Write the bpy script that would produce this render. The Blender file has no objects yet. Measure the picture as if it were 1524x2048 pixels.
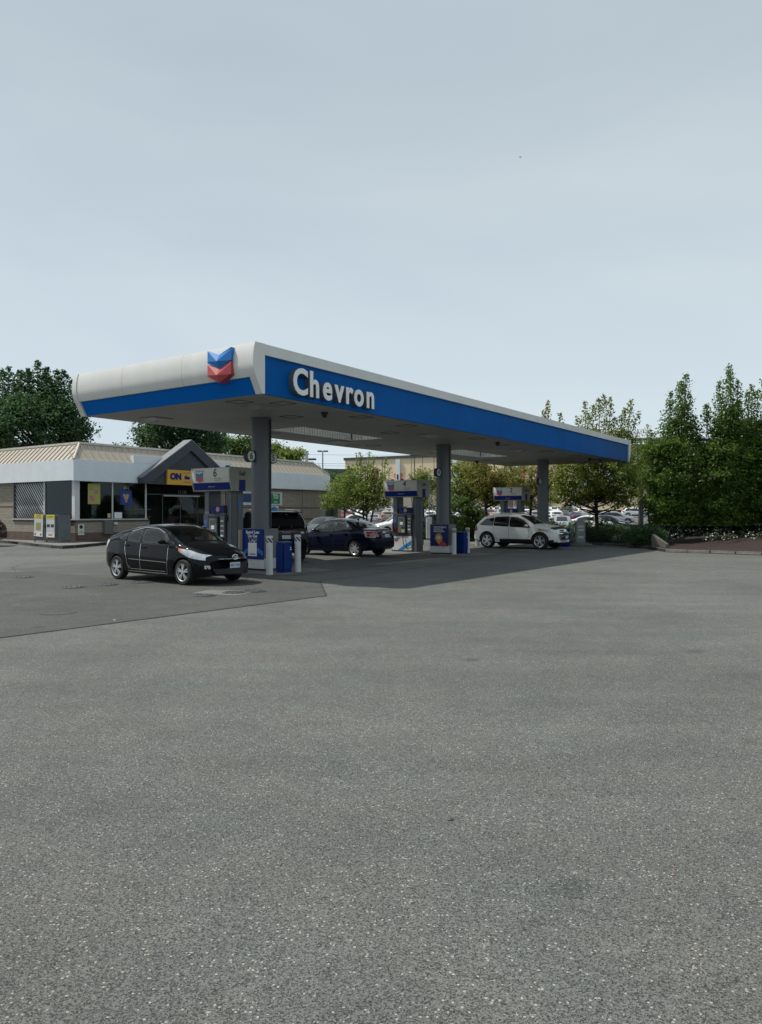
import bpy, bmesh, math, random
import numpy as np
from mathutils import Vector, Matrix
random.seed(7); RNG = np.random.default_rng(11)
R = math.radians
SC = bpy.context.scene
COL = SC.collection

# ------------------------------------------------------------------ camera, world, sun, exposure
CAMH = 1.74
FPX = 1484.0                       # focal length in pixels of the 1524 x 2048 photograph
HZ = 1026.0                        # horizon row
cd = bpy.data.cameras.new('camera'); cam = bpy.data.objects.new('camera', cd); COL.objects.link(cam)
cam.location = (0, 0, CAMH); cam.rotation_euler = (R(90), 0, 0)
cd.sensor_fit = 'VERTICAL'; cd.sensor_height = 36; cd.sensor_width = 27
cd.lens = 36 * FPX / 2048; cd.shift_y = 2 / 2048; cd.clip_end = 3000; cd.clip_start = .05
SC.camera = cam
SUNV = Vector((-.63, .11, 1)).normalized()          # towards the sun
sd = bpy.data.lights.new('sun', 'SUN'); sun = bpy.data.objects.new('sun', sd); COL.objects.link(sun)
sd.energy = 4.0; sd.angle = R(1.2); sd.color = (1, .955, .88)
sun.rotation_euler = SUNV.to_track_quat('Z', 'Y').to_euler(); sun.location = (-20, 5, 30)
W = bpy.data.worlds.new('World'); SC.world = W; W.use_nodes = True
nt = W.node_tree; nt.nodes.clear()
def wn(t, **k):
    n = nt.nodes.new(t)
    for a, b in k.items(): setattr(n, a, b)
    return n
sky = wn('ShaderNodeTexSky', sky_type='NISHITA', sun_disc=False)
sky.sun_elevation = math.asin(SUNV.z); sky.sun_rotation = math.atan2(SUNV.x, SUNV.y)
sky.dust_density = 3; sky.air_density = 1; sky.ozone_density = 2
hs = wn('ShaderNodeHueSaturation'); hs.inputs['Saturation'].default_value = .55
tc = wn('ShaderNodeTexCoord'); mp = wn('ShaderNodeMapping'); mp.inputs['Scale'].default_value = (1.0, 1.4, 3.4)
mp.inputs['Rotation'].default_value = (.25, .35, .3)
nz = wn('ShaderNodeTexNoise'); nz.inputs['Scale'].default_value = 1.15; nz.inputs['Detail'].default_value = 4; nz.inputs['Distortion'].default_value = .35; nz.inputs['Roughness'].default_value = .5
rp = wn('ShaderNodeValToRGB'); rp.color_ramp.elements[0].position = .32; rp.color_ramp.elements[1].position = .7
rp.color_ramp.elements[0].color = (4.85, 5.85, 6.65, 1); rp.color_ramp.elements[1].color = (6.0, 6.9, 7.4, 1)
# thin high overcast: brighter and paler towards the horizon all round
sx = wn('ShaderNodeSeparateXYZ'); mr = wn('ShaderNodeMapRange')
mr.inputs['From Min'].default_value = 0.0; mr.inputs['From Max'].default_value = .5
mr.inputs['To Min'].default_value = 1.28; mr.inputs['To Max'].default_value = .97
mul = wn('ShaderNodeMix', data_type='RGBA', blend_type='MULTIPLY'); mul.inputs[0].default_value = 1
mix = wn('ShaderNodeMix', data_type='RGBA'); mix.inputs[0].default_value = .88
bg = wn('ShaderNodeBackground'); bg.inputs['Strength'].default_value = .1
out = wn('ShaderNodeOutputWorld')
L = nt.links.new
L(sky.outputs[0], hs.inputs['Color']); L(tc.outputs['Generated'], mp.inputs['Vector']); L(mp.outputs[0], nz.inputs['Vector'])
L(nz.outputs['Fac'], rp.inputs[0]); L(tc.outputs['Generated'], sx.inputs[0]); L(sx.outputs['Z'], mr.inputs['Value'])
L(rp.outputs[0], mul.inputs[6]); L(mr.outputs[0], mul.inputs[7])
L(hs.outputs[0], mix.inputs[6]); L(mul.outputs[2], mix.inputs[7]); L(mix.outputs[2], bg.inputs['Color']); L(bg.outputs[0], out.inputs[0])
SC.view_settings.view_transform = 'Standard'; SC.view_settings.look = 'None'
SC.view_settings.exposure = 0; SC.view_settings.gamma = 1
SC.cycles.max_bounces = 6; SC.cycles.transparent_max_bounces = 12

# ------------------------------------------------------------------ materials
MATS = {}
def mat(name, col, rough=.6, metal=0, spec=.5, coat=0, var=0, vscale=3, bump=0, bscale=60, emit=None, col2=None, stretch=(1, 1, 1)):
    if name in MATS: return MATS[name]
    m = bpy.data.materials.new(name); m.use_nodes = True; MATS[name] = m
    n = m.node_tree.nodes; l = m.node_tree.links; p = n['Principled BSDF']
    p.inputs['Base Color'].default_value = (*col, 1); p.inputs['Roughness'].default_value = rough
    p.inputs['Metallic'].default_value = metal; p.inputs['Specular IOR Level'].default_value = spec
    if coat: p.inputs['Coat Weight'].default_value = coat; p.inputs['Coat Roughness'].default_value = .03
    if var or bump:
        t = n.new('ShaderNodeTexCoord'); mpn = n.new('ShaderNodeMapping'); mpn.inputs['Scale'].default_value = stretch
        l.new(t.outputs['Object'], mpn.inputs[0])
    if var:
        a = n.new('ShaderNodeTexNoise'); a.inputs['Scale'].default_value = vscale; a.inputs['Detail'].default_value = 6; a.inputs['Roughness'].default_value = .65
        l.new(mpn.outputs[0], a.inputs['Vector'])
        r = n.new('ShaderNodeValToRGB'); r.color_ramp.elements[0].position = .3; r.color_ramp.elements[1].position = .7
        c2 = col2 or tuple(c * (1 - var) for c in col)
        r.color_ramp.elements[0].color = (*c2, 1); r.color_ramp.elements[1].color = (*[min(1, c * (1 + var * .4)) for c in col], 1)
        l.new(a.outputs['Fac'], r.inputs[0]); l.new(r.outputs[0], p.inputs['Base Color'])
    if bump:
        b = n.new('ShaderNodeTexNoise'); b.inputs['Scale'].default_value = bscale; b.inputs['Detail'].default_value = 4
        l.new(mpn.outputs[0], b.inputs['Vector']); bn = n.new('ShaderNodeBump'); bn.inputs['Strength'].default_value = bump; bn.inputs['Distance'].default_value = .01
        l.new(b.outputs['Fac'], bn.inputs['Height']); l.new(bn.outputs[0], p.inputs['Normal'])
    return m
def paint(name, col, rough=.25, metal=0):
    return mat(name, col, min(rough, .045), metal, .2 if max(col) < .03 else .45)
M_WHITE = mat('white_fascia_panel', (.68, .675, .645), .45, var=.08, vscale=1.6, stretch=(1, 1, .25))
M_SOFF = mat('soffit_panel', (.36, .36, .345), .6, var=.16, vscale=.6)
M_BLUE = mat('blue_fascia', (.0, .104, .37), .6, spec=.08, var=.15, vscale=.8)
M_BLUE2 = mat('lower_blue_band', (.0, .13, .50), .5, spec=.05)
M_NAVY = mat('navy_band', (.0, .018, .17), .4, spec=.2)
M_GREY = mat('grey_painted_column', (.12, .132, .145), .45, var=.12, vscale=1.2, stretch=(1, 1, .2))
M_GREYD = mat('dark_grey_metal', (.06, .065, .07), .5, var=.2)
M_BLACK = mat('black_plastic', (.012, .013, .014), .35)
M_RUB = mat('rubber', (.015, .015, .016), .75)
M_DARKGAP = mat('dark_gap', (.02, .02, .021), .8)
M_LTGREY = mat('light_grey_panel', (.66, .65, .58), .4, var=.06, vscale=2)
M_SIDEGREY = mat('pump_side_grey', (.34, .35, .29), .45, var=.08)
M_STEEL = mat('brushed_steel', (.45, .46, .47), .35, metal=.7, var=.15, stretch=(1, 8, 1))
M_CHROME = mat('chrome', (.75, .76, .78), .12, metal=1)
M_TRIMW = mat('white_trim', (.62, .63, .62), .5, var=.15, vscale=2)
M_STUCCO = mat('white_stucco', (.72, .76, .79), .85, var=.08, vscale=1.2, bump=.3, bscale=80)
M_CHAR = mat('charcoal_cladding', (.048, .055, .068), .6, var=.2, vscale=2)
M_MANS = mat('tan_metal_roof', (.44, .385, .31), .6, var=.28, vscale=1.8, stretch=(1, 1, .25))
M_ROOFCAP = mat('pale_roof_trim', (.60, .56, .48), .6, var=.2)
M_BASEBR = mat('brown_base_render', (.13, .09, .072), .85, var=.3, vscale=3)
M_SILL = mat('pale_sill', (.45, .45, .43), .7, var=.2)
M_KERB = mat('kerb_concrete', (.14, .13, .115), .9, var=.45, vscale=5, bump=.5, bscale=40)
M_KERBD = mat('dirty_kerb', (.10, .095, .088), .9, var=.5, vscale=4, bump=.6, bscale=30)
M_PAVE = mat('pavement_concrete', (.19, .185, .175), .9, var=.3, vscale=2.5, bump=.3)
M_CONC = mat('concrete_pad', (.165, .163, .155), .9, var=.35, vscale=1.3, bump=.3, bscale=90)
M_YEL = mat('amber_sign', (.62, .33, .035), .45)
M_PBLUE = mat('logo_blue', (.01, .15, .42), .35)
M_PRED = mat('logo_red', (.50, .05, .055), .35)
M_PTEXT = mat('dark_print', (.03, .035, .045), .5)
M_TEXTW = mat('white_print', (.75, .75, .73), .5)
M_LETW = mat('white_letter_face', (.80, .81, .80), .4)
M_LETS = mat('letter_return', (.10, .11, .12), .5)
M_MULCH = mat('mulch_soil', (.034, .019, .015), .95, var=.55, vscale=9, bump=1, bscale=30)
M_TYRE = mat('tyre', (.014, .014, .015), .8)
M_RIM = mat('alloy_rim', (.60, .61, .62), .3, metal=.6)
M_CARGLASS = mat('car_glass', (.008, .012, .012), .03, spec=.9)
M_HEAD = mat('headlamp_lens', (.62, .64, .68), .12, metal=.4, var=.5, vscale=14)
M_TAIL = mat('red_tail_lamp', (.30, .012, .015), .15, coat=1)
M_AMBER = mat('amber_lens', (.65, .16, .03), .15)
M_PLATE = mat('number_plate', (.48, .54, .60), .4)
M_BIN = mat('blue_bin', (.0, .025, .16), .5, spec=.2, var=.15)
M_WOOD = mat('tree_bark', (.055, .045, .038), .95, var=.4, vscale=6, bump=.8, bscale=25)
M_GALV = mat('grey_cabinet', (.13, .145, .155), .5, var=.25, vscale=3)
M_SKIN = mat('skin', (.42, .25, .18), .6)
M_PINK = mat('pink_cloth', (.50, .10, .14), .8)
M_CLOTHK = mat('black_cloth', (.012, .012, .014), .9)

def glass_mat():
    m = bpy.data.materials.new('shop_glass'); m.use_nodes = True; n = m.node_tree.nodes; l = m.node_tree.links
    n.clear(); o = n.new('ShaderNodeOutputMaterial'); mx = n.new('ShaderNodeMixShader'); t = n.new('ShaderNodeBsdfTransparent'); g = n.new('ShaderNodeBsdfGlossy')
    lw = n.new('ShaderNodeLayerWeight'); lw.inputs['Blend'].default_value = .5; f0 = n.new('ShaderNodeMath'); f0.operation = 'POWER'; f0.inputs[1].default_value = 4.5; l.new(lw.outputs['Facing'], f0.inputs[0]); f = n.new('ShaderNodeMath'); f.operation = 'MULTIPLY_ADD'; f.inputs[1].default_value = .9; f.inputs[2].default_value = .045; l.new(f0.outputs[0], f.inputs[0])
    t.inputs['Color'].default_value = (.5, .55, .54, 1); g.inputs['Roughness'].default_value = .02; g.inputs['Color'].default_value = (.55, .6, .6, 1)
    l.new(f.outputs[0], mx.inputs[0]); l.new(t.outputs[0], mx.inputs[1]); l.new(g.outputs[0], mx.inputs[2]); l.new(mx.outputs[0], o.inputs[0]); return m
M_GLASS = glass_mat()
def car_glass(name, tint, refl=.9):
    m = bpy.data.materials.new(name); m.use_nodes = True; n = m.node_tree.nodes; l = m.node_tree.links
    n.clear(); o = n.new('ShaderNodeOutputMaterial'); mx = n.new('ShaderNodeMixShader'); t = n.new('ShaderNodeBsdfTransparent'); g = n.new('ShaderNodeBsdfGlossy')
    lw = n.new('ShaderNodeLayerWeight'); lw.inputs['Blend'].default_value = .5; f0 = n.new('ShaderNodeMath'); f0.operation = 'POWER'; f0.inputs[1].default_value = 4.5; l.new(lw.outputs['Facing'], f0.inputs[0]); f = n.new('ShaderNodeMath'); f.operation = 'MULTIPLY_ADD'; f.inputs[1].default_value = .9; f.inputs[2].default_value = .07; l.new(f0.outputs[0], f.inputs[0])
    t.inputs['Color'].default_value = (*tint, 1); g.inputs['Roughness'].default_value = .01; g.inputs['Color'].default_value = (refl, refl, refl, 1)
    l.new(f.outputs[0], mx.inputs[0]); l.new(t.outputs[0], mx.inputs[1]); l.new(g.outputs[0], mx.inputs[2]); l.new(mx.outputs[0], o.inputs[0]); return m
M_CARGLASSL = car_glass('clear_car_glass', (.66, .74, .70)); M_TINT = car_glass('tinted_car_glass', (.10, .11, .11)); M_MIDGL = car_glass('half_tinted_car_glass', (.34, .38, .37))
M_SEAT = mat('car_seat_fabric', (.09, .09, .088), .9, var=.2)

def leaf_mat(name, c1, c2, trans=.35):
    m = bpy.data.materials.new(name); m.use_nodes = True; n = m.node_tree.nodes; l = m.node_tree.links
    n.clear(); o = n.new('ShaderNodeOutputMaterial'); g = n.new('ShaderNodeNewGeometry'); r = n.new('ShaderNodeValToRGB')
    r.color_ramp.elements[0].color = (*c1, 1); r.color_ramp.elements[1].color = (*c2, 1)
    d = n.new('ShaderNodeBsdfPrincipled'); d.inputs['Roughness'].default_value = .55; d.inputs['Specular IOR Level'].default_value = .3
    t = n.new('ShaderNodeBsdfTranslucent'); mx = n.new('ShaderNodeMixShader'); mx.inputs[0].default_value = trans
    l.new(g.outputs['Random Per Island'], r.inputs[0]); l.new(r.outputs[0], d.inputs['Base Color']); l.new(r.outputs[0], t.inputs['Color'])
    l.new(d.outputs[0], mx.inputs[1]); l.new(t.outputs[0], mx.inputs[2]); l.new(mx.outputs[0], o.inputs[0]); return m
LF_DARK = leaf_mat('chestnut_leaf', (.035, .085, .035), (.105, .185, .07), .45)
LF_MID = leaf_mat('mid_green_leaf', (.05, .10, .025), (.16, .23, .06), .5)
LF_YEL = leaf_mat('yellow_green_leaf', (.10, .15, .025), (.29, .33, .07), .55)
LF_BRONZE = leaf_mat('bronze_green_leaf', (.13, .13, .03), (.31, .30, .07), .55)
LF_LIME = leaf_mat('fresh_green_leaf', (.10, .16, .03), (.28, .34, .08), .55)
LF_HORN = leaf_mat('hornbeam_leaf', (.042, .105, .02), (.175, .265, .05), .48)
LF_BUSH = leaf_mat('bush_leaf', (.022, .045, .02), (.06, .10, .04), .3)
LF_FLOWER = leaf_mat('pale_flower', (.45, .40, .38), (.75, .70, .66), .2)

def brick_mat():
    m = bpy.data.materials.new('tan_brickwork'); m.use_nodes = True; n = m.node_tree.nodes; l = m.node_tree.links; p = n['Principled BSDF']
    t = n.new('ShaderNodeTexCoord'); s = n.new('ShaderNodeSeparateXYZ'); a = n.new('ShaderNodeMath'); c = n.new('ShaderNodeCombineXYZ')
    b = n.new('ShaderNodeTexBrick'); l.new(t.outputs['Object'], s.inputs[0]); l.new(s.outputs[0], a.inputs[0]); l.new(s.outputs[1], a.inputs[1])
    l.new(a.outputs[0], c.inputs[0]); l.new(s.outputs[2], c.inputs[1]); l.new(c.outputs[0], b.inputs['Vector'])
    b.inputs['Scale'].default_value = 1; b.inputs['Brick Width'].default_value = .30; b.inputs['Row Height'].default_value = .092; b.inputs['Mortar Size'].default_value = .010
    b.inputs['Color1'].default_value = (.37, .32, .25, 1); b.inputs['Color2'].default_value = (.29, .25, .20, 1); b.inputs['Mortar'].default_value = (.15, .13, .11, 1); b.inputs['Bias'].default_value = -.1
    l.new(b.outputs['Color'], p.inputs['Base Color']); p.inputs['Roughness'].default_value = .9
    bn = n.new('ShaderNodeBump'); bn.inputs['Strength'].default_value = .6; bn.inputs['Distance'].default_value = .01; bn.invert = True
    l.new(b.outputs['Fac'], bn.inputs['Height']); l.new(bn.outputs[0], p.inputs['Normal']); return m
M_BRICK = brick_mat()

def asphalt_mat(name, base, pebble=.5, tint=(1, 1, 1), scale=1.0):
    m = bpy.data.materials.new(name); m.use_nodes = True; n = m.node_tree.nodes; l = m.node_tree.links; p = n['Principled BSDF']
    t = n.new('ShaderNodeTexCoord')
    def N(kind, **k):
        x = n.new(kind)
        for a, b in k.items():
            if a in x.inputs: x.inputs[a].default_value = b
        return x
    def ramp(src, a, b, ca, cb):
        r = n.new('ShaderNodeValToRGB'); r.color_ramp.elements[0].position = a; r.color_ramp.elements[1].position = b
        r.color_ramp.elements[0].color = (*ca, 1); r.color_ramp.elements[1].color = (*cb, 1); l.new(src, r.inputs[0]); return r.outputs[0]
    def mul(a, b, mode='MULTIPLY', f=1):
        x = n.new('ShaderNodeMix'); x.data_type = 'RGBA'; x.blend_type = mode
        if isinstance(f, (int, float)): x.inputs[0].default_value = f
        else: l.new(f, x.inputs[0])
        l.new(a, x.inputs[6]); l.new(b, x.inputs[7]); return x.outputs[2]
    v = N('ShaderNodeTexVoronoi', Scale=172 * scale); l.new(t.outputs['Object'], v.inputs['Vector'])
    sp = n.new('ShaderNodeSeparateColor'); l.new(v.outputs['Color'], sp.inputs[0])
    b = base
    stones = ramp(sp.outputs[0], 0, 1, (b * .26, b * .27, b * .26), (b * 2.0, b * 2.0, b * 1.92))
    v2 = N('ShaderNodeTexVoronoi', Scale=80 * scale); l.new(t.outputs['Object'], v2.inputs['Vector'])
    sp2 = n.new('ShaderNodeSeparateColor'); l.new(v2.outputs['Color'], sp2.inputs[0])
    pm = n.new('ShaderNodeMath'); pm.operation = 'GREATER_THAN'; pm.inputs[1].default_value = .94; l.new(sp2.outputs[1], pm.inputs[0])
    pd = n.new('ShaderNodeMath'); pd.operation = 'LESS_THAN'; pd.inputs[1].default_value = .42; l.new(v2.outputs['Distance'], pd.inputs[0])
    pp = n.new('ShaderNodeMath'); pp.operation = 'MULTIPLY'; l.new(pm.outputs[0], pp.inputs[0]); l.new(pd.outputs[0], pp.inputs[1])
    pp2 = n.new('ShaderNodeMath'); pp2.operation = 'MULTIPLY'; l.new(pp.outputs[0], pp2.inputs[0]); pp2.inputs[1].default_value = pebble
    rgb = n.new('ShaderNodeRGB'); rgb.outputs[0].default_value = (.52, .50, .45, 1)
    c = mul(stones, rgb.outputs[0], 'MIX', pp2.outputs[0])
    n1 = N('ShaderNodeTexNoise', Scale=.22, Detail=5, Roughness=.6, Distortion=.6); l.new(t.outputs['Object'], n1.inputs['Vector'])
    c = mul(c, ramp(n1.outputs['Fac'], .32, .68, (.80, .81, .80), (1.12, 1.13, 1.11)))
    n2 = N('ShaderNodeTexNoise', Scale=2.1, Detail=6, Roughness=.7); l.new(t.outputs['Object'], n2.inputs['Vector'])
    c = mul(c, ramp(n2.outputs['Fac'], .3, .7, (.88, .88, .89), (1.09, 1.09, 1.07)))
    n3 = N('ShaderNodeTexNoise', Scale=.55, Detail=2, Roughness=.5); l.new(t.outputs['Object'], n3.inputs['Vector'])
    c = mul(c, ramp(n3.outputs['Fac'], .66, .78, (1, 1, 1), (.72, .75, .76)))
    # oil drips and one dark wet-looking stain near the front right
    vo = N('ShaderNodeTexVoronoi', Scale=.75); dn = N('ShaderNodeTexNoise', Scale=3.0, Detail=3); mxv = n.new('ShaderNodeMix'); mxv.data_type = 'RGBA'; mxv.inputs[0].default_value = .12
    l.new(t.outputs['Object'], dn.inputs['Vector']); l.new(t.outputs['Object'], mxv.inputs[6]); l.new(dn.outputs['Color'], mxv.inputs[7]); l.new(mxv.outputs[2], vo.inputs['Vector'])
    c = mul(c, ramp(vo.outputs['Distance'], .03, .10, (.62, .63, .65), (1, 1, 1)))
    vm = n.new('ShaderNodeVectorMath'); vm.operation = 'SUBTRACT'; vm.inputs[1].default_value = (1.04, 3.585, 0); l.new(t.outputs['Object'], vm.inputs[0])
    v3 = n.new('ShaderNodeVectorMath'); v3.operation = 'MULTIPLY_ADD'; v3.inputs[1].default_value = (.28, .28, 0); l.new(dn.outputs['Color'], v3.inputs[0]); l.new(vm.outputs[0], v3.inputs[2])
    vl = n.new('ShaderNodeVectorMath'); vl.operation = 'LENGTH'; l.new(v3.outputs[0], vl.inputs[0])
    c = mul(c, ramp(vl.outputs['Value'], .03, .13, (.70, .73, .75), (1, 1, 1)))
    n6 = N('ShaderNodeTexNoise', Scale=1.1, Detail=3, Roughness=.5); l.new(t.outputs['Object'], n6.inputs['Vector']); c = mul(c, ramp(n6.outputs['Fac'], .38, .62, (.975, 1.008, .995), (1.02, .997, .98)))
    n5 = N('ShaderNodeTexNoise', Scale=1.0, Detail=4, Roughness=.55); mp5 = n.new('ShaderNodeMapping'); mp5.inputs['Scale'].default_value = (.16, 1.3, 1); mp5.inputs['Rotation'].default_value = (0, 0, .6); l.new(t.outputs['Object'], mp5.inputs[0]); l.new(mp5.outputs[0], n5.inputs['Vector'])
    c = mul(c, ramp(n5.outputs['Fac'], .35, .7, (.90, .90, .91), (1.07, 1.07, 1.06)))
    n4 = N('ShaderNodeTexNoise', Scale=9, Detail=3, Roughness=.6); l.new(t.outputs['Object'], n4.inputs['Vector'])
    c = mul(c, ramp(n4.outputs['Fac'], .3, .7, (.96 * tint[0], .96 * tint[1], .96 * tint[2]), (1.04 * tint[0], 1.04 * tint[1], 1.04 * tint[2])))
    l.new(c, p.inputs['Base Color']); p.inputs['Roughness'].default_value = .85; p.inputs['Specular IOR Level'].default_value = .35
    bn = n.new('ShaderNodeBump'); bn.inputs['Strength'].default_value = .55; bn.inputs['Distance'].default_value = .006
    l.new(v.outputs['Distance'], bn.inputs['Height']); l.new(bn.outputs[0], p.inputs['Normal']); return m
M_ASPH = asphalt_mat('weathered_asphalt', .107, .7, (.995, 1.0, .985))
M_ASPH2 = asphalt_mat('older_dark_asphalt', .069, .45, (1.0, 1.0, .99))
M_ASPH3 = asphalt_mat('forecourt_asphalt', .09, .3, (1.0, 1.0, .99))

# ------------------------------------------------------------------ mesh builder and tagging
K = CAMH / 1.65            # survey scale: distances were measured with a unit eye height of 1.65
def setp(o, label=None, cat=None, group=None, kind=None):
    if label: o['label'] = label
    if cat: o['category'] = cat
    if group: o['group'] = group
    if kind: o['kind'] = kind
    return o
def empty(name, loc, rz=0, label=None, cat=None, group=None):
    o = bpy.data.objects.new(name, None); COL.objects.link(o); o.location = loc; o.rotation_euler = (0, 0, rz); o.empty_display_size = .2
    return setp(o, label, cat, group)
def link(name, me, parent=None, mats=()):
    o = bpy.data.objects.new(name, me); COL.objects.link(o)
    if parent is not None: o.parent = parent
    return o
def clone(o, parent=None):
    c = o.copy(); COL.objects.link(c); c.parent = parent
    for ch in list(o.children): clone(ch, c)
    return c
class MB:
    def __init__(s, k=1.0): s.v = []; s.f = []; s.m = []; s.k = k
    def add(s, vs, fs, m=0):
        n = len(s.v); s.v += [tuple(c * s.k for c in p) for p in vs]
        for f in fs: s.f.append([i + n for i in f]); s.m.append(m)
    def box(s, x0, x1, y0, y1, z0, z1, m=0):
        s.add([(x0, y0, z0), (x1, y0, z0), (x1, y1, z0), (x0, y1, z0), (x0, y0, z1), (x1, y0, z1), (x1, y1, z1), (x0, y1, z1)],
              [(0, 3, 2, 1), (4, 5, 6, 7), (0, 1, 5, 4), (1, 2, 6, 5), (2, 3, 7, 6), (3, 0, 4, 7)], m)
    def prism(s, pts, axis, a0, a1, m=0):
        """extrude a polygon: axis 'x' takes (y,z) points, 'y' takes (x,z), 'z' takes (x,y)"""
        def P(p, a):
            return (a, p[0], p[1]) if axis == 'x' else (p[0], a, p[1]) if axis == 'y' else (p[0], p[1], a)
        n = len(pts); vs = [P(p, a0) for p in pts] + [P(p, a1) for p in pts]
        fs = [tuple(range(n)), tuple(range(2 * n - 1, n - 1, -1))] + [(i, i + n, (i + 1) % n + n, (i + 1) % n) for i in range(n)]
        s.add(vs, fs, m)
    def tube(s, pts, r, n=8, m=0, cap=True):
        pts = [Vector(p) for p in pts]; rs = r if isinstance(r, (list, tuple)) else [r] * len(pts)
        vs = []; fs = []; up = Vector((0, 0, 1))
        for i, p in enumerate(pts):
            d = (pts[min(i + 1, len(pts) - 1)] - pts[max(i - 1, 0)]).normalized()
            a = d.cross(up if abs(d.z) < .95 else Vector((1, 0, 0))).normalized(); b = d.cross(a)
            for j in range(n):
                t = 2 * math.pi * j / n; vs.append(tuple(p + (a * math.cos(t) + b * math.sin(t)) * rs[i]))
        for i in range(len(pts) - 1):
            for j in range(n): fs.append((i * n + j, i * n + (j + 1) % n, (i + 1) * n + (j + 1) % n, (i + 1) * n + j))
        if cap: fs.append(tuple(range(n - 1, -1, -1))); fs.append(tuple(range((len(pts) - 1) * n, len(pts) * n)))
        s.add(vs, fs, m)
    def lathe(s, prof, n=24, m=0, axis='z', c=(0, 0, 0)):
        vs = []; fs = []
        for r, h in prof:
            for j in range(n):
                t = 2 * math.pi * j / n; a, b = r * math.cos(t), r * math.sin(t)
                vs.append((c[0] + a, c[1] + b, c[2] + h) if axis == 'z' else (c[0] + a, c[1] + h, c[2] + b) if axis == 'y' else (c[0] + h, c[1] + a, c[2] + b))
        for i in range(len(prof) - 1):
            for j in range(n): fs.append((i * n + j, i * n + (j + 1) % n, (i + 1) * n + (j + 1) % n, (i + 1) * n + j))
        fs.append(tuple(range(n - 1, -1, -1))); fs.append(tuple(range((len(prof) - 1) * n, len(prof) * n)))
        s.add(vs, fs, m)
    def build(s, name, mats, parent=None, bevel=0, smooth=False, loc=None):
        me = bpy.data.meshes.new(name); me.from_pydata(s.v, [], s.f)
        for m in (mats if isinstance(mats, (list, tuple)) else [mats]): me.materials.append(m)
        me.polygons.foreach_set('material_index', s.m)
        bm = bmesh.new(); bm.from_mesh(me); bmesh.ops.recalc_face_normals(bm, faces=bm.faces)
        if bevel:
            es = [e for e in bm.edges if len(e.link_faces) == 2 and e.calc_face_angle(0) > .5]
            bmesh.ops.bevel(bm, geom=es, offset=bevel, segments=2, affect='EDGES', clamp_overlap=True)
        bm.to_mesh(me); bm.free()
        if smooth or bevel:
            me.polygons.foreach_set('use_smooth', [True] * len(me.polygons)); me.set_sharp_from_angle(angle=R(38))
        o = link(name, me, parent)
        if loc: o.location = loc
        return o
def text(s, size, loc, face, m, parent, name='lettering', ext=0, off=0, sx=1, align='CENTER'):
    """face 'u' looks along -x of its parent, 'v' along -y, 'up' lies flat"""
    c = bpy.data.curves.new(name, 'FONT'); c.body = s; c.size = size; c.extrude = ext; c.offset = off; c.align_x = align; c.align_y = 'CENTER'
    c.resolution_u = 4; c.materials.append(m)
    o = bpy.data.objects.new(name, c); COL.objects.link(o); o.parent = parent; o.location = loc
    o.rotation_euler = {'v': (R(90), 0, 0), 'u': (R(90), 0, R(-90)), '-v': (R(90), 0, R(180)), 'x': (R(90), 0, R(90))}[face]; o.scale = (sx, 1, 1)
    return o
def G(px, py):
    """ground point under a photograph pixel, from the survey of the place"""
    d = FPX * CAMH / (py - HZ); return ((px - 762) / FPX * d, d)
def D(px, d): return ((px - 762) / FPX * d, d)
UX, UY = .576, .817
ROT = math.atan2(UY, UX)
A0 = (-2.70, 17.15); C0 = (-15.75, 38.0)
def LF(u, v, z=0, o=A0): return (K * (o[0] + u * UX - v * UY), K * (o[1] + u * UY + v * UX), K * z)
def sheet(name, pts, z, m, kind='structure', mb=None):
    me = bpy.data.meshes.new(name); me.from_pydata([(p[0], p[1], z) for p in pts], [], [tuple(range(len(pts)))]); me.materials.append(m)
    o = link(name, me); o['kind'] = kind; return o
# ------------------------------------------------------------------ ground and setting
def terrain_z(y): return max(0.0, (y - 78) * .019)
gp = []; gf = []
ys = [-60, 0, 20, 40, 60, 78, 90, 110, 140, 180, 240, 400, 1200]
for y in ys: gp += [(-900, y, terrain_z(y) if y < 300 else terrain_z(240)), (900, y, terrain_z(y) if y < 300 else terrain_z(240))]
for i in range(len(ys) - 1): gf.append((2 * i, 2 * i + 1, 2 * i + 3, 2 * i + 2))
me = bpy.data.meshes.new('ground'); me.from_pydata(gp, [], gf); me.materials.append(M_ASPH)
setp(link('ground', me), kind='structure')
# darker, older asphalt left of the cut line
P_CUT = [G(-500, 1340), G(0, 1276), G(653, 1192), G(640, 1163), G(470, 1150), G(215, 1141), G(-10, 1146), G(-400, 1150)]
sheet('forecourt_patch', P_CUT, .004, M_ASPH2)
def strip(name, pts, w, z, m, kind='structure'):
    vs = []; fs = []
    for i, p in enumerate(pts):
        a = Vector(pts[max(i - 1, 0)]); b = Vector(pts[min(i + 1, len(pts) - 1)]); d = (b - a).normalized(); n = Vector((-d.y, d.x)) * w / 2 * (1 + .35 * math.sin(i * 2.3))
        vs += [(p[0] + n.x, p[1] + n.y, z), (p[0] - n.x, p[1] - n.y, z)]
        if i: fs.append((2 * i - 2, 2 * i - 1, 2 * i + 1, 2 * i))
    me = bpy.data.meshes.new(name); me.from_pydata(vs, [], fs); me.materials.append(m); o = link(name, me); o['kind'] = kind; return o
def wig(pts, n=10, amp=.03):
    o = []; r = random.Random(len(pts) * 7 + n)
    for a, b in zip(pts[:-1], pts[1:]):
        for i in range(n):
            t = i / n; o.append((a[0] + (b[0] - a[0]) * t + r.uniform(-amp, amp), a[1] + (b[1] - a[1]) * t + r.uniform(-amp, amp)))
    o.append(pts[-1]); return o
strip('joint_line', wig([G(-400, 1327), G(0, 1276), G(653, 1192)], 40, .012), .035, .008, M_DARKGAP)
strip('joint_line', wig([G(653, 1192), G(640, 1163), G(900, 1127), G(1000, 1112)], 12, .01), .03, .008, M_DARKGAP)
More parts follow.
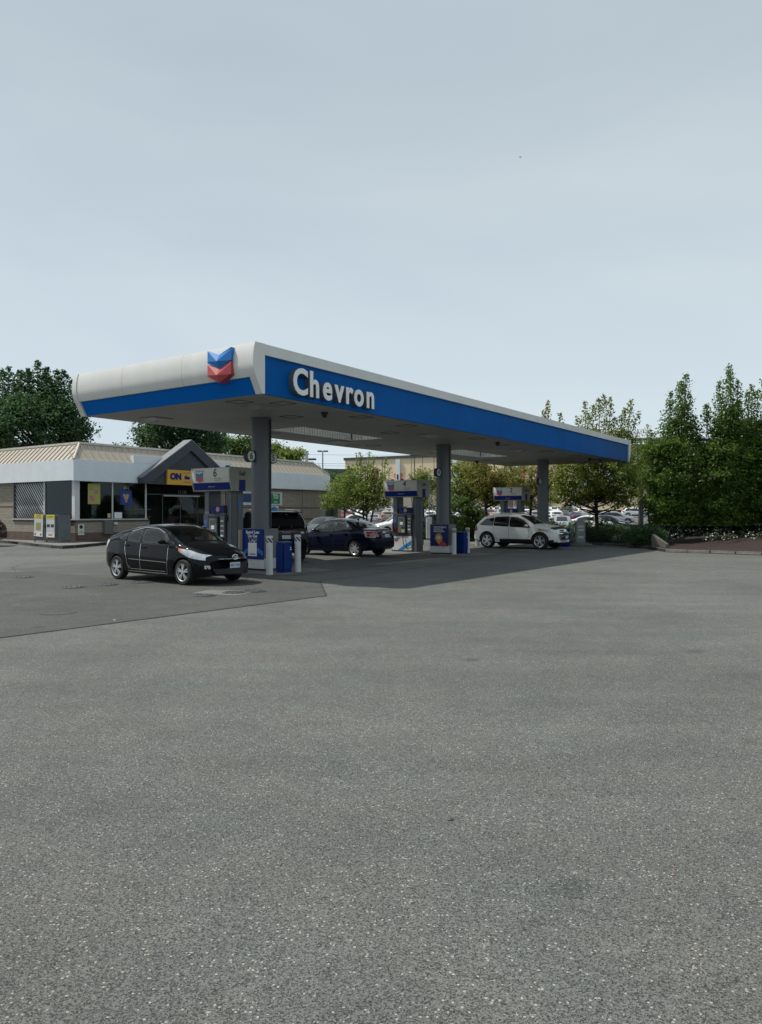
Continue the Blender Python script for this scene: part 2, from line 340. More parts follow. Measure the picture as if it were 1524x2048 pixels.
strip('crack_line', wig([G(0, 1206), G(150, 1196), G(300, 1184)], 16, .03), .014, .008, M_DARKGAP)
strip('crack_line', wig([G(0, 1147), G(35, 1144), G(72, 1143)], 6, .02), .03, .008, M_DARKGAP)
strip('crack_line', wig([G(30, 1141), G(23, 1135), G(40, 1130), G(75, 1126)], 5, .04), .025, .007, M_DARKGAP)
strip('crack_line', wig([G(1000, 1128), G(1100, 1140), G(1230, 1146)], 9, .05), .012, .005, M_DARKGAP)
strip('crack_line', wig([G(1120, 1240), G(1260, 1222), G(1500, 1216)], 9, .04), .006, .005, M_DARKGAP)
# ground under the canopy, slightly different surface, and concrete slabs
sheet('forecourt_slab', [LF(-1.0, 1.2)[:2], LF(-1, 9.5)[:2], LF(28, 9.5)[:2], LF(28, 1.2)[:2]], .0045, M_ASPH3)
for a, b in ((2.0, 4.4), (12.6, 15.0), (22.6, 25.2)):
    sheet('island_slab', [LF(a, 1.3)[:2], LF(b, 1.3)[:2], LF(b, 8.2)[:2], LF(a, 8.2)[:2]], .009, M_CONC)
sheet('concrete_patch', [G(382, 1187), G(420, 1180), G(520, 1183), G(470, 1192)], .009, M_CONC)
sheet('far_road_strip', [(-60, 60), (70, 60), (70, 66), (-60, 66)], .004, M_ASPH2)
# fuel tank lids set in the ground
def lid(px, py, r, label, dark=True):
    mb = MB(); mb.lathe([(r, 0), (r, .012), (r * .93, .02), (r * .86, .014), (.001, .014)], 28)
    x, y = G(px, py); t = empty('manhole_cover', (x, y, .005), 0, label, 'manhole cover', 'covers over the fuel tanks')
    mb.build('lid', M_GREYD if dark else M_CONC, t)
    rr = MB(); rr.lathe([(r + .03, 0), (r + .03, .006), (r + .005, .007), (r + .005, .0)], 28); rr.build('collar', mat('collar_grey', (.05, .05, .052), .8), t)
    for a in range(8):
        q = MB(); c, s = math.cos(a * .785), math.sin(a * .785); q.box(c * r * .72 - .014, c * r * .72 + .014, s * r * .72 - .014, s * r * .72 + .014, .014, .024); q.build('stud', M_GREYD, t)
lid(47, 1155, .24, 'dark tank cover farthest left on the tarmac')
lid(148, 1175, .24, 'dark tank cover left of the black hatchback, nearest the camera side')
lid(217, 1170, .21, 'dark round cover just behind the shadow, left of the hatchback rear wheel')
lid(284, 1165, .27, 'flat dark cover beside the middle of the black hatchback')
lid(410, 1192, .21, 'dark tank cover in front of the pale concrete patch')
lid(468, 1186, .23, 'dark tank cover on the pale concrete patch')
lid(508, 1183, .25, 'dark flat cover at the right end of the pale concrete patch')
mb = MB(); mb.lathe([(.30, 0), (.30, .004), (.001, .005)], 40); o = mb.build('patched_disc', M_ASPH2, None, loc=(*G(117, 1226), .0055)); o['kind'] = 'structure'
# litter
def scrap(px, py, s, m, label, cat='litter'):
    mb = MB(); r = random.Random(px); pts = [(math.cos(a) * s * r.uniform(.5, 1.2), math.sin(a) * s * r.uniform(.4, 1), r.uniform(0, .4 * s)) for a in np.linspace(0, 5.5, 7)]
    mb.add([(0, 0, s * .5)] + pts, [(0, i, i + 1) for i in range(1, 7)] + [(0, 7, 1)]); x, y = G(px, py)
    o = mb.build('litter_scrap', m, None, loc=(x, y, .003)); setp(o, label, cat)
scrap(900, 1640, .022, M_GREYD, 'small dark scrap lying on the tarmac in front')
scrap(1346, 1751, .012, mat('pink_scrap', (.45, .2, .17), .8), 'tiny pink scrap on the tarmac at the right')
scrap(228, 1241, .022, M_TEXTW, 'white scrap of paper near the cut line on the left')
# dark stain
for px, py, rx, ry in ((1150, 1775, .16, .17),):
    pass

# ------------------------------------------------------------------ store
store = empty('convenience_store', LF(0, 0, 0, C0), ROT, 'low tan brick convenience store with white fascia and tan metal roof', 'shop building')
def sb(name, m, f, bevel=0, parent=None, **k):
    mb = MB(K); f(mb); return mb.build(name, m, parent or store, bevel, **k)
def ob(name, m, boxes, bevel=0, parent=None, joined=False):
    o = None
    for b in ([boxes] if joined else [[b] for b in boxes]):
        mb = MB(K)
        for q in b: mb.box(*q)
        o = mb.build(name, m, parent or store, bevel)
    return o
SL, SDp = 20.8, 13.5
ob('fascia', M_STUCCO, [(0, SL, 0, .2, 3.34, 4.42)])
ob('fascia', M_STUCCO, [(0, .2, .203, SDp, 3.34, 4.42)])
ob('fascia', M_STUCCO, [(SL - .2, SL, .203, SDp, 3.34, 4.42)])
ob('fascia_step', M_STUCCO, [(3.62, 10.97, -.01, .25, 4.423, 4.84)])
ob('soffit', M_TRIMW, [(.2, SL - .2, .2, .6, 3.36, 3.42), (.2, .6, .6, SDp, 3.36, 3.42)])
ob('drip_edge', M_TRIMW, [(-.015, SL, -.015, .05, 3.30, 3.337)])
# walls (recessed .3): brick above a rendered base
WY = .3
def wallf(a, b, z0, z1, th=.25): return (a, b, WY, WY + th, z0, z1)
def walll(a, b, z0, z1, th=.25): return (WY, WY + th, a, b, z0, z1)
SILLZ = 1.27
brick = [wallf(.35, 4.9, .62, SILLZ - .09), wallf(10.2, 20.6, .62, 3.36), walll(.35, 6.3, .62, SILLZ - .09), walll(6.3, SDp, .62, 3.36), (20.35, 20.6, WY + .253, SDp, .62, 3.36), (.55, 20.35, SDp - .25, SDp, .1, 3.36)]
ob('brick_wall', M_BRICK, brick)
ob('wall_base', M_BASEBR, [(.28, 4.9, WY - .02, WY + .27, 0, .617), (10.2, 20.62, WY - .02, WY + .27, 0, .617), (.28, .57, WY + .27, SDp, 0, .617)])
ob('brick_course', mat('dark_brick_course', (.10, .082, .066), .9, var=.3, vscale=14), [(.27, 4.95, WY - .035, WY + .2, SILLZ - .09, SILLZ - .005), (.27, .5, WY + .2, 6.35, SILLZ - .09, SILLZ - .005),
    (10.18, 20.63, WY - .012, WY + .1, 1.98, 2.05), (10.18, 20.63, WY - .014, WY + .1, 1.18, 1.26), (WY - .012, WY + .1, 6.4, SDp, 1.98, 2.05)])
ob('movement_joint', M_DARKGAP, [(18.0, 18.03, WY - .006, WY + .1, .62, 3.34)])
# corner post and window framing
ob('corner_post', M_TRIMW, [(.22, .50, .22, .50, SILLZ, 3.36)], .01)
ob('window_sill', M_SILL, [(.5, 4.75, .22, .5, SILLZ, SILLZ + .07), (.22, .5, .503, 6.35, SILLZ, SILLZ + .07)])
for a in (2.46, 4.62): ob('mullion', M_TRIMW, [(a, a + .07, .27, .37, SILLZ + .07, 3.36)])
for a, b in ((.5, 2.46), (2.53, 4.62)): ob('window_pane', M_GLASS, [(a, b, .32, .33, SILLZ + .07, 3.36)])
ob('mullion', M_TRIMW, [(.27, .37, 3.12, 3.22, SILLZ + .07, 3.36)]); ob('mullion', M_GREYD, [(.27, .37, 6.2, 6.3, SILLZ + .07, 3.36)])
ob('window_pane', M_GLASS, [(.32, .33, .5, 3.12, SILLZ + .07, 3.36)])
ob('window_blind', mat('dark_blind', (.018, .022, .02), .8, var=.4, vscale=2), [(.40, .42, .55, 3.1, SILLZ + .1, 3.3)])
ob('lattice_backing', mat('lattice_back', (.02, .025, .03), .6), [(.36, .38, 3.22, 6.2, SILLZ + .07, 3.36)])
# diagonal lattice slats
ya, yb_, za, zb_ = 3.22, 6.2, SILLZ + .07, 3.34
for i in range(22):
    c = -1.9 + i * .235        # line: z = za + 1.12*(y - ya) - c, clipped
    pts = []
    sl = 1.05
    y0 = ya; y1 = yb_; z0 = za + sl * (y0 - ya) - c * 1.0; z1 = za + sl * (y1 - ya) - c
    if z0 < za: y0 = ya + c / sl; z0 = za
    if z1 > zb_: y1 = ya + (zb_ - za + c) / sl; z1 = zb_
    if y1 - y0 < .05: continue
    w = .10
    mb = MB(K); mb.prism([(y0, z0), (y1, z1), (y1, z1 - w), (y0 + .0, z0 - w if z0 > za + w else z0 - .001)][:4], 'x', .353, .3595); mb.build('lattice_slat', M_TRIMW, store)
# entrance: glazed doors in a dark opening
ob('entrance_frame', M_GREYD, [(4.72, 4.8, .4, .5, .15, 3.3), (10.1, 10.2, .4, .5, .15, 3.3), (4.8, 10.1, .4, .48, 2.70, 2.76)])
ob('door_header', M_STEEL, [(5.9, 8.6, .3, .42, 2.62, 2.70)])
ob('door', M_GLASS, [(5.95, 7.2, .44, .45, .2, 2.6)]); ob('door', M_GLASS, [(7.25, 8.5, .44, .45, .2, 2.6)])
for a in (5.9, 7.2, 8.5): ob('door_frame', M_GREYD, [(a, a + .05, .42, .47, .16, 2.6)])
ob('window_pane', M_GLASS, [(8.6, 10.1, .44, .45, .9, 2.7)])
text('12185', .30, (K * 7.25, K * .28, K * 2.88), 'v', M_GALV, store, 'street_number')
# floor, ceiling and shelves inside
ob('shop_floor', mat('shop_floor', (.25, .24, .22), .5), [(.55, 20.3, .55, SDp - .3, .12, .16)])
ob('flat_roof', M_DARKGAP, [(.6, SL - .6, .45, SDp - .3, 3.45, 3.6)])
ob('inner_partition', mat('inner_wall', (.17, .18, .17), .8), [(.6, 20.3, 6.0, 6.1, .16, 3.4), (10.15, 10.2, .6, 6, .16, 3.4)])
pr = random.Random(4); prods = [mat('goods_%s' % n, c, .5) for n, c in (('red', (.3, .03, .03)), ('yellow', (.4, .28, .04)), ('blue', (.03, .08, .3)), ('white', (.5, .5, .48)), ('green', (.05, .2, .06)))]
for (x, y, n) in ((1.2, 1.0, 7), (5.2, 2.6, 4), (8.9, 2.0, 4)):
    for zz in ((.95, 1.15) if x < 2 else (.5, .95, 1.4, 1.85)):
        ob('shelf', M_LTGREY, [(x, x + n * .4, y, y + .35, zz, zz + .03)])
        for j in range(n):
            h = pr.uniform(.12, .3); ob('goods_pack', pr.choice(prods), [(x + j * .4 + .05, x + j * .4 + pr.uniform(.2, .36), y + .05, y + .28, zz + .032, zz + .032 + h)])
# prints on the window glass
M_POSTG = mat('poster_green', (.20, .34, .06), .5, var=.6, vscale=5, col2=(.45, .30, .10)); M_POSTB = mat('poster_blue', (.01, .04, .26), .5)
ob('window_poster', M_POSTG, [(1.02, 1.75, .298, .308, 2.12, 3.2)])
ob('window_poster', M_POSTB, [(3.0, 3.72, .298, .308, 2.1, 2.88)])
mb = MB(K)
for c_, r_, cz in ((3.36, .14, 2.5), (3.25, .09, 2.62), (3.47, .09, 2.62), (3.36, .07, 2.3)): mb.lathe([(r_, .0), (r_ * .6, -.004), (.001, -.006)], 14, axis='y', c=(c_, .296 - .001 * r_ * 50, cz))
mb.build('poster_picture', mat('poster_gold', (.5, .33, .16), .5, var=.5, vscale=12), store)
mb = MB(K)
for x_, w_, z_, h_ in ((1.1, .2, 2.85, .12), (1.38, .22, 2.68, .2), (1.12, .3, 2.3, .25)): mb.box(x_, x_ + w_, .290, .297, z_, z_ + h_)
mb.build('poster_picture', mat('poster_pink', (.5, .2, .2), .5, var=.5, vscale=9), store)
text('2/11', .22, (K * 3.36, K * .29, K * 3.02), 'v', M_TEXTW, store, 'poster_print')
ob('notice', M_TEXTW, [(2.62, 3.1, .297, .307, SILLZ + .09, SILLZ + .42)]); ob('notice', mat('notice_yellow', (.45, .4, .2), .5), [(2.2, 2.38, .297, .307, SILLZ + .12, SILLZ + .36)])
ob('wall_box', mat('box_brown', (.13, .125, .115), .6), [(1.9, 2.42, .12, .277, .52, SILLZ - .02)], .012)
ob('socket_box', M_TRIMW, [(2.55, 2.78, .2, .277, 1.02, 1.16)], .01)
ob('no_parking_sign', M_LTGREY, [(.42, .78, .26, .277, .5, 1.06)])
mb = MB(K); mb.lathe([(.10, 0), (.10, -.006), (.075, -.006), (.075, 0)], 20, axis='y', c=(.6, .259, .92)); mb.build('no_parking_symbol', M_PTEXT, store)
text('NO\nPARKING', .085, (K * .6, K * .255, K * .66), 'v', M_PTEXT, store, 'sign_print')
# parking and ATM signs on the brick front
ob('wall_sign', M_TRIMW, [(11.8, 15.85, .22, .277, 2.17, 3.07)], .01)
ob('sign_panel', mat('atm_green', (.01, .20, .06), .4), [(14.75, 15.6, .205, .218, 2.28, 2.97)])
ob('sign_panel', mat('sign_navy', (.01, .05, .16), .4), [(12.0, 13.2, .205, .218, 2.35, 2.92)])
text('TD', .42, (K * 15.18, K * .20, K * 2.75), 'v', M_TEXTW, store, 'sign_print', off=.01); text('ATM', .2, (K * 15.18, K * .20, K * 2.38), 'v', M_TEXTW, store, 'sign_print')
mb = MB(K); mb.prism([(13.7, 2.62), (13.95, 3.0), (14.35, 3.0), (14.6, 2.62), (14.35, 2.24), (13.95, 2.24)], 'y', .205, .218); mb.build('sign_emblem', mat('sign_cyan', (.02, .16, .30), .4), store)
ob('sign_panel', M_TRIMW, [(14.6, 15.5, .24, .277, 1.72, 2.14)])
mb = MB(K); mb.prism([(14.68, 1.95), (15.05, 2.1), (15.42, 1.95), (15.42, 1.8), (14.68, 1.8)], 'y', .225, .238); mb.build('sign_emblem', M_PBLUE, store)
# mansard roof in standing-seam panels
RZ0, RZ1, INS = 4.40, 5.33, .92
def frac(x, Ln): return max(0, min(1, x / INS, (Ln - x) / INS))
pw = .43
def panel_mesh(a, b, fa, fb):
    mb = MB(K); t = .05
    def P(x, f, o=0): return (x, .03 + (INS - .03) * f - o * .7, RZ0 + (RZ1 - RZ0) * f + o * .7)
    mb.add([P(0, 0), P(b - a, 0), P(b - a, fb), P(0, fa), P(0, 0, -t), P(b - a, 0, -t), P(b - a, fb, -t), P(0, fa, -t)], [(0, 1, 2, 3), (0, 4, 5, 1), (1, 5, 6, 2), (3, 7, 4, 0)])
    # raised seam
    w = .03; h = .045
    if fa > .02 or fb > .02: mb.add([P(0, 0), P(w, 0), P(w, fb if fa < fb else fa), P(0, fa), P(0, 0, h), P(w, 0, h), P(w, fb if fa < fb else fa, h), P(0, fa, h)], [(0, 1, 5, 4), (1, 2, 6, 5), (2, 3, 7, 6), (3, 0, 4, 7), (4, 5, 6, 7)])
    return mb
def mansard(Ln, rz, org, n_full):
    shared = None; x = 0
    for i in range(int(Ln / pw) + 1):
        a = i * pw; b = min(Ln, a + pw)
        if b - a < .02: continue
        fa, fb = frac(a, Ln), frac(b, Ln)
        if fa >= 1 and fb >= 1 and abs(b - a - pw) < 1e-6:
            if shared is None:
                o = panel_mesh(a, b, 1, 1).build('roof_panel', M_MANS, store); shared = o.data
            else: o = link('roof_panel', shared, store)
        else: o = panel_mesh(a, b, fa, fb).build('roof_panel', M_MANS, store)
        c, s = math.cos(rz), math.sin(rz)
        o.location = (K * (org[0] + a * c), K * (org[1] + a * s), 0); o.rotation_euler = (0, 0, rz)
mansard(SL, 0, (0, 0), 0)
mansard(SDp, R(-90), (0, SDp), 0)     # left slope
mansard(SDp, R(90), (SL, 0), 0)
ob('ridge_cap', M_ROOFCAP, [(INS - .06, SL - INS + .06, INS - .08, INS + .1, RZ1 - .02, RZ1 + .09), (INS - .08, INS + .1, INS + .1, SDp - INS, RZ1 - .02, RZ1 + .09), (SL - INS - .1, SL - INS + .08, INS + .1, SDp - INS, RZ1 - .02, RZ1 + .09)])
mb = MB(K)
for xx, sgn in ((0, 1), (SL, -1)): mb.tube([(xx + sgn * .02, .02, RZ0 + .02), (xx + sgn * INS, INS, RZ1 + .03)], .07, 6)
mb.build('hip_cap', M_ROOFCAP, store)
# gable porch over the entrance
AX, AZ = 7.32, 5.95
mb = MB(K); mb.prism([(3.89, 3.3), (3.89, 3.62), (AX, AZ), (10.75, 3.62), (10.75, 3.3), (10.23, 3.3), (AX, 5.33), (4.41, 3.3)], 'y', -.45, -.02); mb.build('gable_band', M_CHAR, store, bevel=.006)
mb = MB(K); mb.prism([(4.35, 3.32), (AX, 5.36), (10.29, 3.32)], 'y', -.3, -.06); mb.build('gable_infill', mat('charcoal_board', (.035, .042, .055), .55, var=.2, vscale=2), store)
mb = MB(K)
for sg in (1, -1): mb.prism([(AX, AZ + .03), (AX + sg * 3.47, 3.62 + .03), (AX + sg * 3.47, 3.58), (AX, AZ - .03)], 'y', -.47, .25)
mb.build('gable_roof', mat('gable_roof_grey', (.16, .17, .18), .45, var=.15), store)
ob('shop_sign', M_YEL, [(5.57, 9.07, -.46, -.32, 3.27, 4.13)], .012)
text('ON', .52, (K * 6.15, K * -.475, K * 3.74), 'v', M_NAVY, store, 'sign_lettering', ext=.02, off=.025)
text('the', .30, (K * 6.98, K * -.475, K * 3.72), 'v', M_NAVY, store, 'sign_lettering', ext=.01, off=.018)
text('Run', .52, (K * 7.95, K * -.475, K * 3.74), 'v', M_NAVY, store, 'sign_lettering', ext=.02, off=.025)
ob('sign_rule', M_PTEXT, [(6.72, 7.25, -.47, -.462, 3.98, 4.0), (6.72, 7.25, -.47, -.462, 3.44, 3.46)])
# side lobby at the far end
ob('lobby_fascia', mat('lobby_grey', (.30, .30, .28), .8, var=.15), [(20.62, 23.0, .1, 3.0, 2.92, 3.38)])
ob('lobby_wall', M_CHAR, [(20.62, 22.2, .9, 1.0, .15, 2.92)]); ob('lobby_wall', M_BRICK, [(22.2, 22.6, .4, 3.0, .0, 2.92)])
ob('lobby_sill', M_GREYD, [(20.62, 22.2, .6, .9, .15, 1.0)])
mb = MB(K); mb.prism([(20.8, 3.4), (20.8, 4.05), (21.4, 4.05), (22.3, 3.4)], 'y', .9, 1.1); mb.build('lobby_roof', M_MANS, store)
# roof vents and aerials
def pipe(u, v, z0, h, r, label):
    x, y, _ = LF(u, v, 0, C0); mb = MB(); mb.tube([(0, 0, 0), (0, 0, h)], r, 12); mb.tube([(0, 0, h), (0, 0, h + .08)], r * 1.5, 12)
    o = mb.build('roof_vent', M_STEEL, None, loc=(x, y, K * z0)); setp(o, label, 'roof vent')
pipe(20.0, 1.6, 3.6, 2.55, .13, 'steel vent pipe rising at the far right end of the store roof')
# pavement round the store
kp = [G(-160, 1077), G(-60, 1081), G(15, 1087), G(60, 1092), G(100, 1096.5), G(124, 1098), G(150, 1096.5), G(214, 1090)]
edge2 = [LF(t, -1.15, 0, C0)[:2] for t in (4, 8, 12, 17, 21.5, 24)]
inner = [LF(24, 4, 0, C0)[:2], LF(21.5, 4, 0, C0)[:2], LF(21, .25, 0, C0)[:2], LF(.25, .25, 0, C0)[:2], LF(.25, 12, 0, C0)[:2], LF(-.8, 13, 0, C0)[:2]]
def slab(name, pts, z0, z1, m):
    n = len(pts); me = bpy.data.meshes.new(name)
    me.from_pydata([(p[0], p[1], z0) for p in pts] + [(p[0], p[1], z1) for p in pts], [], [tuple(range(n, 2 * n))] + [(i, (i + 1) % n, (i + 1) % n + n, i + n) for i in range(n)])
    me.materials.append(m); bm = bmesh.new(); bm.from_mesh(me); bmesh.ops.recalc_face_normals(bm, faces=bm.faces); bm.to_mesh(me); bm.free()
    o = link(name, me); o['kind'] = 'structure'; return o
slab('store_pavement', kp + edge2 + inner, 0, .15 * K, M_PAVE)
def kerb(name, line, w, z, m, seg=1.6):
    """a row of kerb stones along a line; each stone is its own part of the kerb"""
    root = empty(name, (*line[0], 0)); root['kind'] = 'structure'; x0, y0 = line[0]
    for a, b in zip(line[:-1], line[1:]):
        d = math.dist(a, b); n = max(1, round(d / seg)); an = math.atan2(b[1] - a[1], b[0] - a[0]); l = d / n
        mb = MB(); mb.box(.008, l - .008, -.0, w, 0, z)
        o0 = None
        for i in range(n):
            if o0 is None: o0 = mb.build('kerb_stone', m, root, bevel=.02); o = o0
            else: o = link('kerb_stone', o0.data, root)
            o.location = (a[0] + (b[0] - a[0]) * i / n - x0, a[1] + (b[1] - a[1]) * i / n - y0, random.uniform(-.006, .006)); o.rotation_euler = (0, 0, an)
    return root
kerb('store_kerb', [(p[0], p[1] - .0) for p in kp[1:]], .14, .15 * K + .008, M_KERBD, 1.8)
# cage for gas bottles
cage = empty('gas_bottle_cage', LF(-.9, 0.0, .15, C0), ROT, 'grey steel gas bottle cabinet with two posters, at the store corner', 'storage cabinet')
def cb(name, m, boxes, bevel=0): return ob(name, m, boxes, bevel, cage)
cb('cabinet_shell', M_GALV, [(.04, .75, 0, 2.2, .12, 1.42)], .012)
cb('door', mat('cage_mesh', (.09, .10, .105), .6, var=.4, vscale=20), [(.0, .038, .06, 1.06, .14, 1.38)], .008); cb('door', mat('cage_mesh', (.09, .1, .1)), [(.0, .038, 1.1, 2.14, .14, 1.38)], .008)
for (x, y) in ((.02, .04), (.02, 2.1), (.68, .04), (.68, 2.1)): cb('leg', M_GALV, [(x, x + .05, y, y + .05, 0, .3)])
cb('door_latch', M_BLACK, [(-.03, .0, 1.03, 1.12, .72, .92)])
M_POY = mat('poster_yellow', (.62, .52, .04), .5); M_POW = mat('poster_white', (.55, .56, .56), .5, var=.1, vscale=8)
for (a, b, tilt) in ((1.28, 2.1, .05), (.18, .92, 0)):
    p = cb('poster', M_POW, [(-.03, -.012, a, b, .26, 1.4)]); p.rotation_euler = (tilt, 0, 0); p.location = (0, 0, -tilt * 1.2)
    q = ob('poster_header', M_POY, [(-.036, -.0305, a, b, 1.2, 1.41)], 0, p)
    q = ob('poster_print', M_PTEXT if a < 1 else mat('print_olive', (.3, .3, .08), .6), [(-.036, -.0305, a + .06, a + .32, .78, .93), (-.036, -.0305, b - .32, b - .06, .78, .93)] if a < 1 else [(-.036, -.0305, a + .2, b - .2, .6, .98)], 0, p)
    text('PROPANE' if a < 1 else 'PROPANE\nEXCHANGE', .13 if a < 1 else .1, (K * -.04, K * (a + b) / 2, K * 1.3), 'u', M_PTEXT, p, 'poster_lettering')
    ob('poster_warning', M_TEXTW, [(-.036, -.0305, a + .02, b - .02, .27, .5)], 0, p)
    ob('warning_print', M_PRED, [(-.040, -.0365, a + .12, b - .12, .42, .45), (-.040, -.0365, a + .18, b - .18, .35, .38)] if a < 1 else [(-.040, -.0365, a + .1, a + .22, .32, .44), (-.040, -.0365, b - .2, b - .08, .32, .44)], 0, p)

# ------------------------------------------------------------------ canopy
def opal_mat():
    if 'opal' in MATS: return MATS['opal']
    m = bpy.data.materials.new('opal_glazing'); m.use_nodes = True; n = m.node_tree.nodes; l = m.node_tree.links; n.clear(); MATS['opal'] = m
    o = n.new('ShaderNodeOutputMaterial'); mx = n.new('ShaderNodeMixShader'); a = n.new('ShaderNodeBsdfTranslucent'); b = n.new('ShaderNodeBsdfTransparent')
    a.inputs[0].default_value = (.75, .77, .76, 1); b.inputs[0].default_value = (.8, .82, .82, 1); mx.inputs[0].default_value = .55
    l.new(a.outputs[0], mx.inputs[1]); l.new(b.outputs[0], mx.inputs[2]); l.new(mx.outputs[0], o.inputs[0]); return m
can = empty('station_canopy', LF(-.12, 0, 0), ROT, 'long flat fuel station canopy with white edge and blue fascia', 'canopy')
def cn(name, m, boxes, bevel=0, parent=None, joined=False): return ob(name, m, boxes, bevel, parent or can, joined)
ZS, ZT = 4.40, 5.54; CL, CW = 27.75, 6.95
# soffit with two open roof lights, joined from panels
H1, H2, HV = (5.55, 10.1), (16.0, 20.6), (3.6, 5.1)
def soff(a, b, c, d): return (a, b, c, d, ZS, ZS + .08)
us = [.04, H1[0], H1[1], H2[0], H2[1], CL]
n = 0
for i, (a, b) in enumerate(zip(us[:-1], us[1:])):
    segs = [(0, CW / 2 - .0), (CW / 2, CW)] if i in (0, 2, 4) else [(0, HV[0]), (HV[1], CW)]
    m = int(math.ceil((b - a) / 5.6))
    for j in range(m):
        x0 = a + (b - a) * j / m; x1 = a + (b - a) * (j + 1) / m
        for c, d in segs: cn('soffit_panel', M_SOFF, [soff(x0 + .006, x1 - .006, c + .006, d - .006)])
def rooff(a, b, c, d): return (a, b, c, d, ZT - .2, ZT - .1)
cn('roof_deck', M_DARKGAP, [rooff(.0, H1[0] - .05, .15, CW - .15), rooff(H1[1] + .05, H2[0] - .05, .15, CW - .15), rooff(H2[1] + .05, CL, .15, CW - .15)] + [rooff(h[0] - .05, h[1] + .05, c, d) for h in (H1, H2) for c, d in ((.15, HV[0] - .05), (HV[1] + .05, CW - .15))])
# corrugated linings of the two openings, one sheet per rib
M_CORR = mat('corrugated_lining', (.52, .53, .52), .5, var=.1)
for h in (H1, H2):
    u0, u1 = h; mb = MB(K)
    for (a, b, fix, ax) in ((u0, u1, HV[1], 'u'), (u0, u1, HV[0], 'u'), (HV[0], HV[1], u1, 'v'), (HV[0], HV[1], u0, 'v')):
        nn = int((b - a) / .14)
        for i in range(nn):
            p = a + (b - a) * i / nn; q = p + (b - a) / nn
            s = 1 if (fix in (HV[1], u1)) else -1
            if ax == 'u':
                mb.box(p, p + .10, min(fix, fix + s * .05), max(fix, fix + s * .05), ZS + .0, ZT - .1); mb.box(p + .10, q, min(fix + s * .03, fix + s * .05), max(fix + s * .03, fix + s * .05), ZS, ZT - .1)
            else:
                mb.box(min(fix, fix + s * .05), max(fix, fix + s * .05), p, p + .10, ZS, ZT - .1); mb.box(min(fix + s * .03, fix + s * .05), max(fix + s * .03, fix + s * .05), p + .10, q, ZS, ZT - .1)
    mb.build('rooflight_lining', M_CORR, can)
    cn('rooflight_beam', M_STEEL, [(u0 + .05, u1 - .05, (HV[0] + HV[1]) / 2 - .04, (HV[0] + HV[1]) / 2 + .04, ZT - .35, ZT - .22)])
    cn('rooflight_glazing', opal_mat(), [(u0 - .03, u1 + .03, HV[0] - .03, HV[1] + .03, ZT - .10, ZT - .08)])
# long sides
for side in (0, 1):
    def S(y0, y1): return (y0, y1) if side == 0 else (CW - y1, CW - y0)
    seg = [0.05 + i * (CL - .1) / 9 for i in range(10)]
    for i, (a, b) in enumerate(zip(seg[:-1], seg[1:])):
        cn('fascia_top_band', M_WHITE, [(a + (.0 if i else 0), b - .006, *S(-.06, .25), ZT - .25, ZT)])
        cn('blue_panel', M_BLUE, [(a + (.025 if i == 0 else 0), b - .005 - (.03 if i == 8 else 0), *S(.0, .05), ZS, ZT - .252)])
# curved white ends
prof = [(-.22, ZT), (-.26, 5.42), (-.285, 5.25), (-.29, 5.05), (-.265, 4.9), (-.20, 4.77)]
def endcap(flip):
    def X(u): return u if not flip else CL + .0 - u
    segs = [(.02, 2.4), (2.4, 4.78), (4.78, CW - .02)]
    for a, b in segs:
        mb = MB(K); pts = [(X(p[0]), p[1]) for p in prof] + [(X(.05), 4.77), (X(.05), ZT)]
        mb.prism(pts, 'y', a + .004, b - .004); mb.build('curved_end_panel', M_WHITE, can, smooth=True)
    mb = MB(K); mb.prism([(X(-.155), 4.766), (X(.03), ZS), (X(.05), ZS), (X(.05), 4.766)], 'y', .14, CW - .14); mb.build('lower_blue_band', M_BLUE2, can)
    for y0, y1 in ((-.07, .13), (CW - .13, CW + .07)):
        mb = MB(K); pts = [(X(p[0] - .02), p[1] + (.004 if i == 0 else 0)) for i, p in enumerate(prof)] + [(X(-.02), ZS - .01), (X(.074), ZS - .01), (X(.074), ZT + .004)]
        mb.prism(pts, 'y', y0, y1); mb.build('corner_rib', M_WHITE, can, smooth=True)
endcap(False); endcap(True)
for x, z in ((0, 0),):
    pass
# channel letters
ln = empty('brand_lettering', (0, 0, 0)); ln.parent = can
xs = [0, .0]
widths = {'C': .56, 'h': .54, 'e': .53, 'v': .50, 'r': .37, 'o': .56, 'n': .54}
x = .92
for ch in 'Chevron':
    w = widths[ch]
    a = text(ch, .92, (K * (x + w / 2), K * -.16, K * 4.80), 'v', M_LETW, can, 'letter', ext=.012, off=.025, sx=.90, align='CENTER')
    b = text(ch, .92, (0, 0, -.09), 'v', M_LETS, a, 'letter_return', ext=.085, off=.026, sx=1, align='CENTER'); b.rotation_euler = (0, 0, 0)
    a.data.align_y = 'BOTTOM_BASELINE'; b.data.align_y = 'BOTTOM_BASELINE'; a.location.z = K * 4.53
    x += w - .03
bpy.data.objects.remove(ln)
